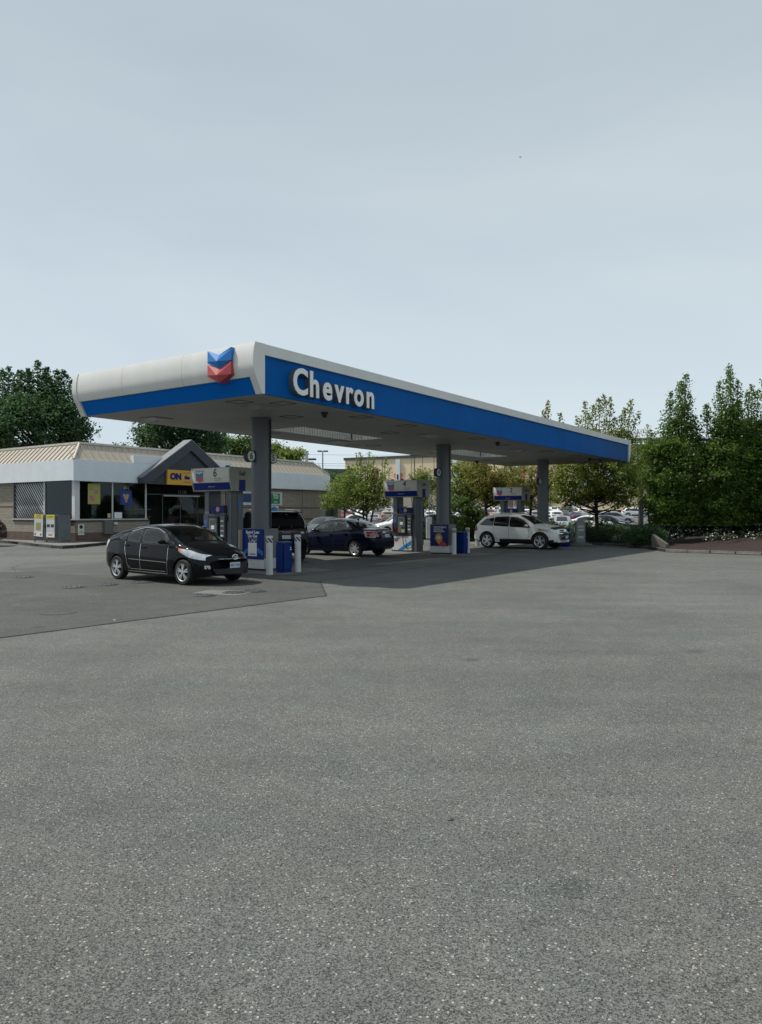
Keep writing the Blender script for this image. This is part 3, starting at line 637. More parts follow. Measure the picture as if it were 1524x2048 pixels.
# double chevron emblem on the curved end
def chev(zc, m1, m2, name):
    y1, y2 = .59, 1.38; ym = (y1 + y2) / 2; mb = MB(K); d0, d1, d2 = -.25, -.36, -.44
    top = [(y2, zc + .20), (ym, zc + .06), (y1, zc + .20)]; bot = [(y2, zc - .10), (ym, zc - .26), (y1, zc - .10)]
    vs = []
    for (y, z) in top: vs.append((d1, y, z))
    for (y, z) in bot: vs.append((d1, y, z))
    for (y, z) in top: vs.append((d0 + .1, y, z))
    for (y, z) in bot: vs.append((d0 + .1, y, z))
    mids = [((d2), (a[0]) + (0.0), (a[1] + b[1]) / 2 ) for a, b in zip(top, bot)]
    mids[0] = (d1, mids[0][1], mids[0][2] - .10); mids[2] = (d1, mids[2][1], mids[2][2] + .10)
    vs += mids
    fs = [(0, 1, 13, 12), (1, 2, 14, 13), (12, 13, 4, 3), (13, 14, 5, 4), (0, 6, 7, 1), (1, 7, 8, 2), (3, 4, 10, 9), (4, 5, 11, 10), (2, 8, 11, 5, 14), (0, 12, 3, 9, 6)]
    mb.add(vs, fs); return mb.build(name, m1, can)
chev(5.28, mat('emblem_blue', (.01, .17, .50), .3), None, 'emblem_chevron'); chev(4.955, mat('emblem_red', (.42, .06, .065), .3), None, 'emblem_chevron')
# recessed lights, hatches, cameras under the soffit
for u in (1.5, 9.95, 17.3, 25.0):
    for v in (1.5, 5.65):
        mb = MB(K); mb.prism([(u - .34, v - .34), (u + .34, v - .34), (u + .34, v + .34), (u - .34, v + .34)], 'z', ZS - .03, ZS - .002); o = mb.build('soffit_light', M_SOFF, can, bevel=.004)
        mb = MB(K); s = .2; mb.add([(u - .26, v - .26, ZS - .031), (u + .26, v - .26, ZS - .031), (u + .26, v + .26, ZS - .031), (u - .26, v + .26, ZS - .031), (u - .1, v - .1, ZS - .09), (u + .1, v - .1, ZS - .09), (u + .1, v + .1, ZS - .09), (u - .1, v + .1, ZS - .09)],
               [(0, 1, 5, 4), (1, 2, 6, 5), (2, 3, 7, 6), (3, 0, 4, 7), (4, 5, 6, 7)]); mb.build('lens', mat('lamp_lens', (.35, .36, .35), .2), o)
for u, v in ((.65, 1.35), (1.45, .65), (3.5, 2.2), (4.7, .62), (7.2, .7), (8.6, 2.3), (12.1, .8), (12.2, 5.6), (15, 1.2), (18.9, .9), (22.1, .8), (22.4, 5.6), (25.2, .8), (6.3, 5.7), (11.6, 6.2)):
    s = .25; cn('hatch_frame', M_DARKGAP, [(u - s, u + s, v - s, v - s + .018, ZS - .008, ZS - .001), (u - s, u + s, v + s - .018, v + s, ZS - .008, ZS - .001), (u - s, u - s + .018, v - s + .018, v + s - .018, ZS - .008, ZS - .001), (u + s - .018, u + s, v - s + .018, v + s - .018, ZS - .008, ZS - .001)], joined=True)
cam_i = 0
for u, v in ((3.36, .87), (13.8, .8), (24.1, .8), (25.0, .55), (22.5, 6.3)):
    mb = MB(K); mb.lathe([(.10, 0), (.10, -.05), (.075, -.06), (.07, -.1), (.045, -.135), (.001, -.15)], 14, c=(u, v, ZS - .002)); mb.build('dome_camera', M_BLACK, can, smooth=True)
# columns with number discs
def column(u, num, num2, lab, poster):
    x, y, _ = LF(u, 3.15); c = empty('canopy_column', (x, y, 0), ROT, lab, 'column', 'columns holding up the canopy')
    mb = MB(K); mb.lathe([(.265, .0), (.265, ZS)], 40); mb.build('shaft', M_GREY, c, smooth=True)
    mb = MB(K); mb.lathe([(.275, 1.2), (.275, 1.26)], 40); mb.lathe([(.29, ZS - .05), (.29, ZS - .003)], 40); mb.build('collar', M_GREY, c, smooth=True)
    mb = MB(K); mb.box(.14, .17, -.268, -.22, 1.2, ZS - .05); mb.build('seam', M_GREYD, c)
    for k_, (sx_, nm) in enumerate(((-1, num), (1, num2))):
        uc = sx_ * .45
        b = ob('disc_bracket', M_NAVY, [(min(sx_ * .2, uc), max(sx_ * .2, uc), -.05, .05, 3.27 - .15, 3.27 + .15)], 0, c)
        mb = MB(K); mb.lathe([(.17, -.07), (.17, .07)], 32, axis='y', c=(uc, 0, 3.27)); d = mb.build('number_disc', M_PTEXT, c, bevel=.004)
        mb = MB(K); mb.lathe([(.14, -.078), (.14, .078)], 32, axis='y', c=(uc, 0, 3.27)); mb.build('disc_face', M_LTGREY, d)
        text(nm, .27, (K * uc, K * -.082, K * 3.268), 'v', M_PTEXT, d, 'disc_number', off=.008)
    # cladding box with poster round the foot
    ob('foot_cladding', mat('foot_grey', (.14, .15, .16), .5), [(-.29, .29, -.43, .43, .36, 1.2)], .008, c)
    ob('foot_base', M_TRIMW, [(-.30, .30, -.44, .44, .06, .357)], .008, c); ob('foot_shadow_gap', M_DARKGAP, [(-.27, .27, -.41, .41, 0, .058)], 0, c)
    if poster:
        p = ob('poster', M_NAVY if poster == 1 else mat('poster_indigo', (.006, .012, .11), .4), [(-.325, -.293, -.42, .40, .33, 1.19)], .004, c)
        X = -.328
        if poster == 1:
            ob('poster_edge', mat('cream_edge', (.5, .44, .30), .6), [(-.42, -.30, .44, .47, .3, 1.16)], 0, c)
            text('Spend Less', .125, (K * X, 0, K * 1.10), 'u', M_TEXTW, p, 'poster_lettering', off=.004); text('On Gas', .125, (K * X, 0, K * .99), 'u', M_TEXTW, p, 'poster_lettering', off=.004)
            text('(Find out in yourself)', .045, (K * X, 0, K * .91), 'u', M_TEXTW, p, 'poster_lettering')
            ob('poster_card', M_TEXTW, [(X - .004, X, -.17, .17, .42, .80)], 0, p); text('CHEVRON', .055, (K * (X - .006), 0, K * .47), 'u', M_PTEXT, p, 'poster_lettering', off=.003)
            mb = MB(K)
            for (yy, zz, r_) in ((.0, .87, .03), (.05, .83, .025), (-.07, .83, .04), (.12, .85, .02), (-.14, .86, .02)): mb.lathe([(r_, 0), (.001, -.003)], 10, axis='x', c=(X - .001, yy, zz))
            mb.build('poster_dots', mat('poster_dot', (.6, .5, .45), .5), p)
            mb = MB(K); arc = [(.40, .52), (.25, .62), (.0, .68), (-.25, .64), (-.42, .55), (-.42, .42), (-.25, .52), (0, .56), (.25, .50), (.40, .40)]
            mb.prism(arc, 'x', X, X + .002); mb.build('poster_swoosh', mat('swoosh_blue', (.01, .12, .42), .4), p)
        else:
            text('THE POWERFUL\nCOUPLE OF\nGAS SAVINGS.', .085, (K * X, K * .24, K * 1.0), 'u', M_TEXTW, p, 'poster_lettering', align='LEFT', off=.002)
            mb = MB(K); mb.prism([(-.0, .42), (-.10, .62), (-.42, .345), (-.30, .335), (-.05, .335)], 'x', X - .001, X + .001); mb.build('poster_wedge', M_PRED, p)
            mb = MB(K); pin = [(.0 + .17 * math.cos(a), .66 + .17 * math.sin(a)) for a in np.linspace(-.5, math.pi + .5, 18)] + [(0, .39)]
            mb.prism(pin, 'x', X - .003, X + .0005); mb.build('poster_pin', mat('pin_gold', (.48, .28, .10), .5), p)
            text('10', .17, (K * (X - .005), K * .03, K * .66), 'u', M_TEXTW, p, 'poster_lettering', off=.006); text('¢', .12, (K * (X - .005), K * -.10, K * .68), 'u', M_TEXTW, p, 'poster_lettering')
            mb = MB(K)
            for yy in (.1, 0, -.1): mb.lathe([(.022, 0), (.001, -.003)], 8, axis='x', c=(X - .001, yy, .88 - abs(yy) * .2))
            mb.build('poster_dots', mat('poster_dot2', (.4, .35, .3), .5), p)
    return c
column(3.1, '6', '5', 'nearest grey canopy column with number discs 6 and 5 and a Spend Less poster at its foot', 1)
column(13.5, '4', '3', 'middle grey canopy column with number discs 4 and 3 and a gold pin poster', 2)
column(23.6, '2', '1', 'farthest grey canopy column behind the white crossover', 0)
# ------------------------------------------------------------------ fuel dispensers
def dispenser(u, v, num, label, selft='Self'):
    x, y, _ = LF(u, v); d = empty('fuel_dispenser', (x, y, .009), ROT, label, 'fuel pump', 'fuel pumps under the canopy')
    def B(name, m, boxes, bevel=0, parent=None): return ob(name, m, boxes, bevel, parent or d)
    hw_, hu = .86, .5
    # header box with curved faces
    pr_ = [(-.47, 3.03), (-.50, 2.93), (-.50, 2.70), (-.465, 2.55), (-.40, 2.32)]
    mb = MB(K); mb.prism(pr_ + [(-p[0], p[1]) for p in reversed(pr_)], 'y', -hw_ + .002, hw_ - .002); h = mb.build('header', M_SIDEGREY, d, smooth=True)
    for sg in (1, -1):
        # pale face plate: slightly proud, from top to blue band
        off = .012
        def F(p, o=off): return (sg * (p[0] - o), p[1])
        a = [(-.47, 3.02), (-.50, 2.93), (-.50, 2.70), (-.47, 2.575)]; mb = MB(K); pts = [F(p) for p in a] + [(sg * (p[0] + .01), p[1]) for p in reversed(a)]
        mb.prism(pts, 'y', -hw_ + .04, hw_ - .04); mb.build('header_face', M_LTGREY, d, smooth=True)
        a = [(-.467, 2.565), (-.41, 2.35)]; mb = MB(K); mb.prism([F(p) for p in a] + [(sg * (p[0] + .01), p[1]) for p in reversed(a)], 'y', -hw_ + .06, hw_ - .06); mb.build('blue_band', M_NAVY, d)
    for y0, y1 in ((-hw_ - .004, -hw_ + .035), (hw_ - .035, hw_ + .004)):
        mb = MB(K)
        q = [(p[0] - .02, p[1] + (.008 if i == 0 else -.012 if i == 4 else 0)) for i, p in enumerate(pr_)]
        mb.prism(q + [(-p[0], p[1]) for p in reversed(q)], 'y', y0, y1)
        mb.build('header_rim', M_SIDEGREY, d, smooth=True)
    X = -.516
    text('Chevron', .115, (K * X, K * .48, K * 2.935), 'u', M_PTEXT, d, 'brand_print')
    for (zc, m) in ((2.81, M_PBLUE), (2.685, M_PRED)):
        mb = MB(K); a = .165; mb.prism([(.48 + a, zc + .075), (.48, zc + .03), (.48 - a, zc + .075), (.48 - a, zc - .045), (.48, zc - .10), (.48 + a, zc - .045)], 'x', X - .004, X + .004); o = mb.build('brand_chevron', m, d)
    text(num, .36, (K * X, K * -.22, K * 2.855), 'u', M_PTEXT, d, 'pump_number', off=.006)
    text('• Cash Or Debit\n• Credit Card', .055, (K * X, K * -.32, K * 2.665), 'u', M_PTEXT, d, 'small_print')
    text('techron', .10, (K * -.452, K * .0, K * 2.465), 'u', M_LTGREY, d, 'band_print')
    text(selft, .20, (0 if selft == 'Self' else 0, K * (-hw_ - .008), K * 2.84), 'v', M_PTEXT, d, 'side_print', off=.006)
    B('side_blue_square', M_NAVY, [(-.13, .13, -hw_ - .010, -hw_ - .0045, 2.315, 2.66)])
    for yy in (-.6, 0, .5): B('header_knob', M_GREYD, [(-.35, -.25, yy, yy + .1, 3.03, 3.09)])
    # pylons
    for yc in (-.56, .44): B('pylon', M_GREY, [(-.25, .25, yc - .11, yc + .11, 0, 2.325)], .02)
    B('pylon_groove', M_DARKGAP, [(-.03, -.015, -.6735, -.668, .02, 2.33)]); B('pylon_icon', M_PBLUE, [(.02, .12, -.674, -.669, 1.75, 2.05)])
    # body
    B('cabinet', M_GREYD, [(-.30, .30, -.44, .54, .66, 1.62)], .02)
    B('lower_panel', M_TRIMW, [(-.31, .31, -.44, .54, .06, .655)], .006); B('plinth', M_GREYD, [(-.33, .33, -.46, .56, 0, .058)])
    for (zc, m) in ((.545, M_PBLUE), (.48, M_PRED)):
        mb = MB(K); a = .085; yc = .34; mb.prism([(yc + a, zc + .04), (yc, zc + .01), (yc - a, zc + .04), (yc - a, zc - .03), (yc, zc - .06), (yc + a, zc - .03)], 'x', -.317, -.311); mb.build('brand_chevron', m, d)
    mb = MB(K); mb.prism([(.26, .07), (.02, .07), (-.42, .30), (-.42, .48)], 'x', -.316, -.3105); mb.build('swoosh_decal', mat('decal_blue', (.02, .22, .5), .4), d)
    for sg in (-1, 1):
        def U(a, b): return (min(sg * a, sg * b), max(sg * a, sg * b))
        B('bezel', M_BLACK, [(*U(.28, .36), -.20, .28, .74, 1.54)], .03)
        B('bezel_face', M_GREY, [(*U(.35, .37), -.14, .22, .80, 1.48)], .01)
        B('display', mat('lcd', (.06, .075, .075), .2), [(*U(.368, .376), -.06, .16, 1.30, 1.42)])
        B('keypad', M_TEXTW, [(*U(.368, .38), -.04, .10, 1.14, 1.26)]); B('receipt_slot', M_BLACK, [(*U(.368, .378), -.1, .02, .98, 1.06)])
        B('sticker', mat('sticker_green', (.3, .42, .2), .5), [(*U(.368, .374), -.13, .03, .82, .95)]); B('sticker', M_PRED, [(*U(.368, .374), .09, .19, .84, .96)])
        B('side_panel', mat('grade_panel', (.12, .13, .14), .4), [(*U(.30, .315), -.42, -.22, .8, 1.55)], .004)
        for k in range(4): B('grade_button', M_LTGREY, [(*U(.315, .322), -.39, -.26, .92 + k * .15, .97 + k * .15)])
        B('side_panel', M_GREYD, [(*U(.30, .315), .30, .52, .8, 1.55)], .004); B('card_decal', M_PBLUE, [(*U(.315, .318), .36, .47, 1.2, 1.42)])
        B('topper_screen', M_BLACK, [(*U(.24, .31), -.42, .18, 1.63, 1.88)], .01)
        B('screen_image', M_NAVY, [(*U(.309, .313), -.40, .16, 1.645, 1.865)]); mb = MB(K); mb.lathe([(.08, 0), (.001, -.002 * sg)], 16, axis='x', c=(sg * .315, -.12, 1.755)); mb.build('screen_coin', mat('coin_orange', (.6, .3, .12), .5), d)
        # nozzle and hose
        nz_ = MB(K); nz_.tube([(sg * .36, .44, .86), (sg * .39, .44, 1.05), (sg * .40, .44, 1.22), (sg * .36, .44, 1.30)], [.05, .045, .04, .03], 8); nz_.tube([(sg * .40, .44, 1.18), (sg * .45, .44, 1.05), (sg * .40, .44, .92)], .015, 6)
        nz_.build('nozzle', mat('nozzle_red', (.16, .012, .015), .4), d, smooth=True)
        z = [2.30, 2.0, 1.6, 1.2, .8, .4, .18, .14, .25, .45, .62, .74]; yv = [-.42, -.46, -.46, -.47, -.52, -.60, -.50, -.30, -.14, -.06, -.04, -.05]
        uo = [.27, .29, .30, .31, .34, .40, .44, .44, .42, .39, .37, .34]
        hz = MB(K); P = []
        for i in range(len(z) - 1):
            for t in (0, .33, .66): P.append((sg * (uo[i] * (1 - t) + uo[i + 1] * t), yv[i] * (1 - t) + yv[i + 1] * t, z[i] * (1 - t) + z[i + 1] * t))
        hz.tube(P, .016, 8); hz.build('hose', M_BLACK, d, smooth=True)
        B('hose_clamp', M_BLACK, [(*U(.25, .30), -.52, -.42, 1.40, 1.56)], .008)
    return d
dispenser(3.62, 5.3, '6', 'fuel pump 6 behind the black hatchback, header marked 6 and Self')
dispenser(14.2, 5.35, '4', 'fuel pump 4 beside the dark blue sedan, header marked 4')
dispenser(24.7, 5.4, '2', 'farthest fuel pump with 2 on its header, behind the white crossover', 'Self Full')

# ------------------------------------------------------------------ bollards and bins
def stripe_mat():
    m = bpy.data.materials.new('striped_reflector'); m.use_nodes = True; n = m.node_tree.nodes; l = m.node_tree.links; p = n['Principled BSDF']
    t = n.new('ShaderNodeTexCoord'); s = n.new('ShaderNodeSeparateXYZ'); l.new(t.outputs['Object'], s.inputs[0])
    a = n.new('ShaderNodeMath'); a.operation = 'ARCTAN2'; l.new(s.outputs[1], a.inputs[0]); l.new(s.outputs[0], a.inputs[1])
    b = n.new('ShaderNodeMath'); b.operation = 'MULTIPLY'; b.inputs[1].default_value = 5 / (2 * math.pi); l.new(a.outputs[0], b.inputs[0])
    c = n.new('ShaderNodeMath'); c.operation = 'MULTIPLY_ADD'; c.inputs[1].default_value = 8; l.new(s.outputs[2], c.inputs[0]); l.new(b.outputs[0], c.inputs[2])
    f = n.new('ShaderNodeMath'); f.operation = 'FRACT'; l.new(c.outputs[0], f.inputs[0]); g = n.new('ShaderNodeMath'); g.operation = 'GREATER_THAN'; g.inputs[1].default_value = .42; l.new(f.outputs[0], g.inputs[0])
    mx = n.new('ShaderNodeMix'); mx.data_type = 'RGBA'; l.new(g.outputs[0], mx.inputs[0]); mx.inputs[6].default_value = (.55, .56, .55, 1); mx.inputs[7].default_value = (.03, .035, .035, 1)
    l.new(mx.outputs[2], p.inputs['Base Color']); return m
M_STRIPE = stripe_mat()
def bollard(x, y, label):
    o = empty('bollard', (x, y, .009), 0, label, 'bollard', 'striped bollards in front of the pump islands')
    mb = MB(); mb.lathe([(.098, 0), (.094, .9)], 24); mb.build('post', M_TRIMW, o, smooth=True)
    mb = MB(); mb.lathe([(.0965, .9), (.0965, 1.03)], 24); mb.build('striped_band', M_STRIPE, o, smooth=True)
    mb = MB(); mb.lathe([(.098, 1.03), (.098, 1.08), (.09, 1.09), (.001, 1.092)], 24); mb.build('cap', M_TRIMW, o, smooth=True)
bollard(*G(539, 1150), 'striped white bollard nearest the camera, left of the near blue bin')
bollard(*G(595.5, 1144), 'striped white bollard right of the near blue bin')
bollard(*G(908, 1109), 'striped white bollard left of the middle blue bin')
bollard(*G(935, 1106), 'striped white bollard half behind the middle blue bin')
def bin_(x, y, label, s=.5, h=.90, hd=.48):
    o = empty('litter_bin', (x, y, .009), ROT, label, 'bin', 'blue bins by the pump islands')
    mb = MB(); mb.box(-s / 2, s / 2, -hd / 2, hd / 2, .06, h - .06); mb.build('bin_body', M_BIN, o, bevel=.03)
    mb = MB(); mb.box(-s / 2 - .008, s / 2 + .008, -hd / 2 - .008, hd / 2 + .008, h - .055, h); mb.build('lid', mat('bin_lid', (.01, .05, .22), .4), o, bevel=.02)
    mb = MB(); mb.box(-s / 2 + .02, s / 2 - .02, -hd / 2 + .02, hd / 2 - .02, 0, .057); mb.build('bin_base', M_NAVY, o)
    mb = MB(); zc, xc = h - .2, s * .28
    mb.prism([(xc - .03, zc), (xc, zc + .05), (xc + .03, zc)], 'y', -hd / 2 - .006, -hd / 2 - .001); mb.box(xc - .045, xc + .045, -hd / 2 - .006, -hd / 2 - .001, zc - .05, zc - .03); mb.build('recycling_mark', M_TEXTW, o)
bx, by = G(566, 1146); bin_(bx, by + .22, 'dark blue bin between the two nearest striped bollards', .40, .90, .32)
bx, by = G(925, 1107.5); bin_(bx, by + .25, 'dark blue bin under the middle of the canopy, beside a striped bollard', .42, .92, .40)
bx, by = G(1138, 1095); bin_(bx, by + 1.0, 'dark blue bin in front of the white crossover nose', .5, .95, .5)
# white bucket behind the crossover
mb = MB(); mb.lathe([(.10, 0), (.13, .26), (.135, .27), (.12, .272)], 20); o = mb.build('white_bucket', M_TRIMW, None, smooth=True, loc=(*G(955, 1092), .01)); setp(o, 'small white bucket on the ground behind the white crossover', 'bucket')
# grey service pylon right of the crossover
x, y = G(1160, 1092); sp = empty('air_service_stand', (x, y, 0), R(8), 'grey round-topped service stand on a wide base beside the white crossover', 'service stand')
mb = MB(); pts = [(-.25, .18), (.25, .18), (.25, 1.22)] + [(.25 * math.cos(a), 1.22 + .16 * math.sin(a)) for a in np.linspace(.3, 2.85, 8)] + [(-.25, 1.22)]; mb.prism(pts, 'y', -.12, .12); mb.build('stand_body', mat('stand_grey', (.20, .23, .25), .45, var=.15), sp, bevel=.015)
mb = MB(); mb.box(-.62, .62, -.3, .3, 0, .12); mb.build('stand_foot', M_PAVE, sp, bevel=.05); mb = MB(); mb.box(-.4, .4, -.2, .2, .12, .18); mb.build('stand_foot', M_PAVE, sp, bevel=.03)
for z, w in ((.98, .14), (.80, .14), (.42, .13)):
    mb = MB(); mb.box(-w, w, -.124, -.1205, z, z + .1); mb.build('notice', M_LTGREY, sp)
    mb = MB(); mb.box(-w + .02, w - .02, -.127, -.1245, z + .04, z + .06); mb.build('notice_print', M_PTEXT, sp)

# ------------------------------------------------------------------ cars
def sm(xp, fp, x, w=.05):
    xp = np.array(xp, float); fp = np.array(fp, float); x = np.asarray(x, float)
    return sum(np.interp(np.clip(x + d, xp[0], xp[-1]), xp, fp) for d in (-w, -w / 2, 0, w / 2, w)) / 5
class Car:
    def __init__(s, P, lo=False):
        s.P = P; s.lo = lo; s.L = P['L'] / 2; s.W = P['W'] / 2
        for k in ('top', 'belt', 'hw', 'sill'): setattr(s, '_' + k, list(zip(*P[k])))
        s.tb = P.get('tb', .30); s.cf = P.get('cf', .26); s.cr = P.get('cr', .12)
    def top(s, x): return float(sm(*s._top, x))
    def belt(s, x): return min(float(sm(*s._belt, x)), s.top(x) - .012)
    def hw(s, x): return float(sm(*s._hw, x))
    def sill(s, x): return float(sm(*s._sill, x))
    def sec(s, x):
        sill, belt, top, w = s.sill(x), s.belt(x), s.top(x), s.hw(x)
        pts = []
        for t, o in zip((0, .08, .3, .55, .72, .80, .93, 1), (-.09, -.035, -.004, .0, -.008, -.022, -.03, -.055)):
            pts.append((w + o, sill + (belt - sill) * t))
        h = top - belt; c = min(h, .10 + .05 * h); yb = w - .055
        m = 3 if s.lo else 14
        yr = yb - .015 - s.tb * max(0, h - c) ** 1.05
        for i in range(1, m + 1):
            t = i / m; bow = .03 * math.sin(t * math.pi) * min(1, h / .3)
            pts.append((yb + (yr - yb) * t + bow, belt + (h - c) * t + .0008 * t))
        q = 5 if s.lo else 14; e = 2 / 2.7
        for i in range(1, q + 1):
            a = i / q * math.pi / 2; pts.append((yr * max(0, math.cos(a)) ** e, belt + h - c + c * math.sin(a) ** e + .001 + .001 * i))
        pts[-1] = (0.0, pts[-1][1]); s._yr = yr
        return pts
    def shear(s, x, y):
        L = s.L; f = max(0, (x - .15 * L) / (.85 * L)); r = max(0, (-x - .15 * L) / (.85 * L)); q = (abs(y) / s.W) ** 2.2
        return x - s.cf * min(1, f * 1.5) * q + s.cr * min(1, r * 1.5) * q
    def ys(s, x, z):
        p = s.sec(x); return float(np.interp(z, [a[1] for a in p], [a[0] for a in p]))
    def zs(s, x, y):
        p = s.sec(x)[7:]; p = p[::-1]; return float(np.interp(abs(y), [a[0] for a in p], [a[1] for a in p]))
    def yr(s, x): s.sec(x); return s._yr
    def body(s, paint_m, root, holes=None, tops=()):
        n = 30 if s.lo else 120
        t = np.linspace(-1, 1, n); xs = s.L * np.sign(t) * np.abs(t) ** .82 if not s.lo else s.L * np.sign(t) * np.abs(t) ** .9
        vs = []; ring = None
        for x in xs:
            h = s.sec(x); full = h + [(-a, b) for a, b in h[-2::-1]]; ring = len(full)
            for y, z in full: vs.append((s.shear(x, y), y, z))
        fs = [tuple(reversed(range(ring))), tuple(range((n - 1) * ring, n * ring))]
        for i in range(n - 1):
            for j in range(ring): fs.append((i * ring + j, i * ring + (j + 1) % ring, (i + 1) * ring + (j + 1) % ring, (i + 1) * ring + j))
        me = bpy.data.meshes.new('body'); me.from_pydata(vs, [], fs)
        bm = bmesh.new(); bm.from_mesh(me); bmesh.ops.recalc_face_normals(bm, faces=bm.faces); bm.to_mesh(me); bm.free()
        tmp = link('tmp_body', me); cut = []
        ra = s.P['wr'] + s.P.get('gap', .045)
        for wx in s.P['wx']:
            for sg in (1, -1):
                mb = MB(); y0 = sg * (s.W - .30); y1 = sg * (s.W + .2)
                mb.lathe([(ra, min(y0, y1)), (ra, max(y0, y1))], 20 if s.lo else 36, axis='y', c=(wx, 0, s.P['wr'] + .01)); mb.f[-2:] = [tuple(f) for f in mb.f[-2:]]
                c = mb.build('tmp_cut', [], None); cut.append(c)
                md = tmp.modifiers.new('b', 'BOOLEAN'); md.object = c; md.operation = 'DIFFERENCE'; md.solver = 'EXACT'
        dg = bpy.context.evaluated_depsgraph_get(); new = bpy.data.meshes.new_from_object(tmp.evaluated_get(dg)); new.name = 'body'
        for c in cut: bpy.data.objects.remove(c)
        bpy.data.objects.remove(tmp)
        new.materials.clear(); new.materials.append(paint_m); new.materials.append(M_BLACK)
        zc = s.P['wr'] + .01
        for p in new.polygons:
            c = p.center; p.use_smooth = True; p.material_index = 0
            if c.z < s.P.get('clad', -1): p.material_index = 1
            for wx in s.P['wx']:
                r = math.hypot(c.x - wx, c.z - zc)
                if (r < ra * 1.015 and abs(c.y) < s.W - .02 and (abs(r - ra) < .02 or abs(abs(c.y) - (s.W - .30)) < .02)): p.material_index = 1
            if p.normal.z < -.9 and c.z < .45: p.material_index = 1
        if holes:
            bm = bmesh.new(); bm.from_mesh(new); dead = []
            for f in bm.faces:
                c = f.calc_center_median(); ay = abs(c.y); x = c.x
                for _ in range(4): x += c.x - s.shear(x, ay)
                hit = False
                if f.normal.z < .75:
                    for b, t in holes:
                        b = np.array(b); t = np.array(t)
                        xl = b[0, 0] + (t[0, 0] - b[0, 0]) * (c.z - b[0, 1]) / (t[0, 1] - b[0, 1]); xr = b[-1, 0] + (t[-1, 0] - b[-1, 0]) * (c.z - b[-1, 1]) / (t[-1, 1] - b[-1, 1] + 1e-6)
                        if xl + .03 < x < xr - .03 and np.interp(x, b[:, 0], b[:, 1]) + .01 < c.z < np.interp(x, t[:, 0], t[:, 1]) - .01 and ay > .3: hit = True; break
                if not hit and c.z > s.belt(x) + .01:
                    for x0, x1, fr in tops:
                        if min(x0, x1) + .02 < x < max(x0, x1) - .02 and ay < s.yr(x) * fr - .02 and f.normal.z > 0: hit = True
                if hit: dead.append(f)
            bmesh.ops.delete(bm, geom=dead, context='FACES'); bm.to_mesh(new); bm.free()
        new.set_sharp_from_angle(angle=R(32))
        return link('body', new, root)
    def interior(s, root, zseat=.62, steer=1):
        def bx_(name, m, b, bev=.03): mb = MB(); mb.box(*b); return mb.build(name, m, root, bev)
        w = s.W - .18; bx_('cabin_floor', M_BLACK, (-s.L * .72, s.L * .42, -w, w, .36, .42), 0); bx_('dashboard', M_BLACK, (s.L * .30, s.L * .46, -w + .08, w - .08, .42, s.belt(s.L * .38) - .01), .04)
        for sg in (1, -1):
            bx_('seat', M_SEAT, (-.15, .38, sg * .38 - .25, sg * .38 + .25, .42, zseat)); bx_('seat_back', M_SEAT, (-.30, -.14, sg * .38 - .24, sg * .38 + .24, .5, 1.13), .05); bx_('headrest', M_SEAT, (-.30, -.20, sg * .38 - .12, sg * .38 + .12, 1.15, 1.31), .04)
        bx_('rear_seat', M_SEAT, (-1.15, -.65, -w + .1, w - .1, .42, zseat), .04); bx_('rear_seat_back', M_SEAT, (-1.28, -1.1, -w + .1, w - .1, .5, min(1.1, s.top(-1.25) - .12)), .04)
        for sg in (1, -1): bx_('headrest', M_SEAT, (-1.26, -1.16, sg * .38 - .11, sg * .38 + .11, 1.1, min(1.22, s.top(-1.25) - .08)), .03)
        mb = MB(); mb.tube([(s.L * .24 + .06 * math.sin(a), .38 + .18 * math.cos(a), s.belt(.5) - .02 + .17 * math.sin(a)) for a in np.linspace(0, 6.28, 18)], .014, 6); mb.build('steering_wheel', M_BLACK, root, smooth=True)
    def side_patch(s, name, m, root, bot, top, sg=-1, off=.006, nu=14, nv=5):
        """patch on the flank between two polylines of (x, z)"""
        if s.lo: nu, nv = 6, 2
        bot = np.array(bot, float); top = np.array(top, float)
        def samp(P, t):
            d = np.r_[0, np.cumsum(np.hypot(*np.diff(P, axis=0).T))]; return np.interp(t * d[-1], d, P[:, 0]), np.interp(t * d[-1], d, P[:, 1])
        vs = []; fs = []
        for i in range(nu + 1):
            a = samp(bot, i / nu); b = samp(top, i / nu)
            for j in range(nv + 1):
                t = j / nv; x = a[0] + (b[0] - a[0]) * t; z = a[1] + (b[1] - a[1]) * t; y = s.ys(x, z)
                vs.append((s.shear(x, y) + (off * .6 if x > s.L * .7 else -off * .6 if x < -s.L * .7 else 0), sg * (y + off), z + off * .2))
        for i in range(nu):
            for j in range(nv):
                k = i * (nv + 1) + j; f = (k, k + nv + 1, k + nv + 2, k + 1); fs.append(f if sg < 0 else f[::-1])
        me = bpy.data.meshes.new(name); me.from_pydata(vs, [], fs); me.materials.append(m); me.polygons.foreach_set('use_smooth', [True] * len(fs)); return link(name, me, root)
    def line(s, name, m, root, pts, w=.012, sg=-1, off=.008, n=10):
        P = []
        for a, b in zip(pts[:-1], pts[1:]):
            for i in range(n): t = i / n; P.append((a[0] + (b[0] - a[0]) * t, a[1] + (b[1] - a[1]) * t))
        P.append(pts[-1]); vs = []; fs = []
        for i, p in enumerate(P):
            a = Vector(P[max(0, i - 1)]); b = Vector(P[min(len(P) - 1, i + 1)]); d = (b - a).normalized(); nn = Vector((-d.y, d.x)) * w / 2
            for q in (1, -1):
                x, z = p[0] + nn.x * q, p[1] + nn.y * q; y = s.ys(x, z); vs.append((s.shear(x, y), sg * (y + off), z))
            if i: fs.append((2 * i - 2, 2 * i - 1, 2 * i + 1, 2 * i))
        me = bpy.data.meshes.new(name); me.from_pydata(vs, [], fs); me.materials.append(m); return link(name, me, root)
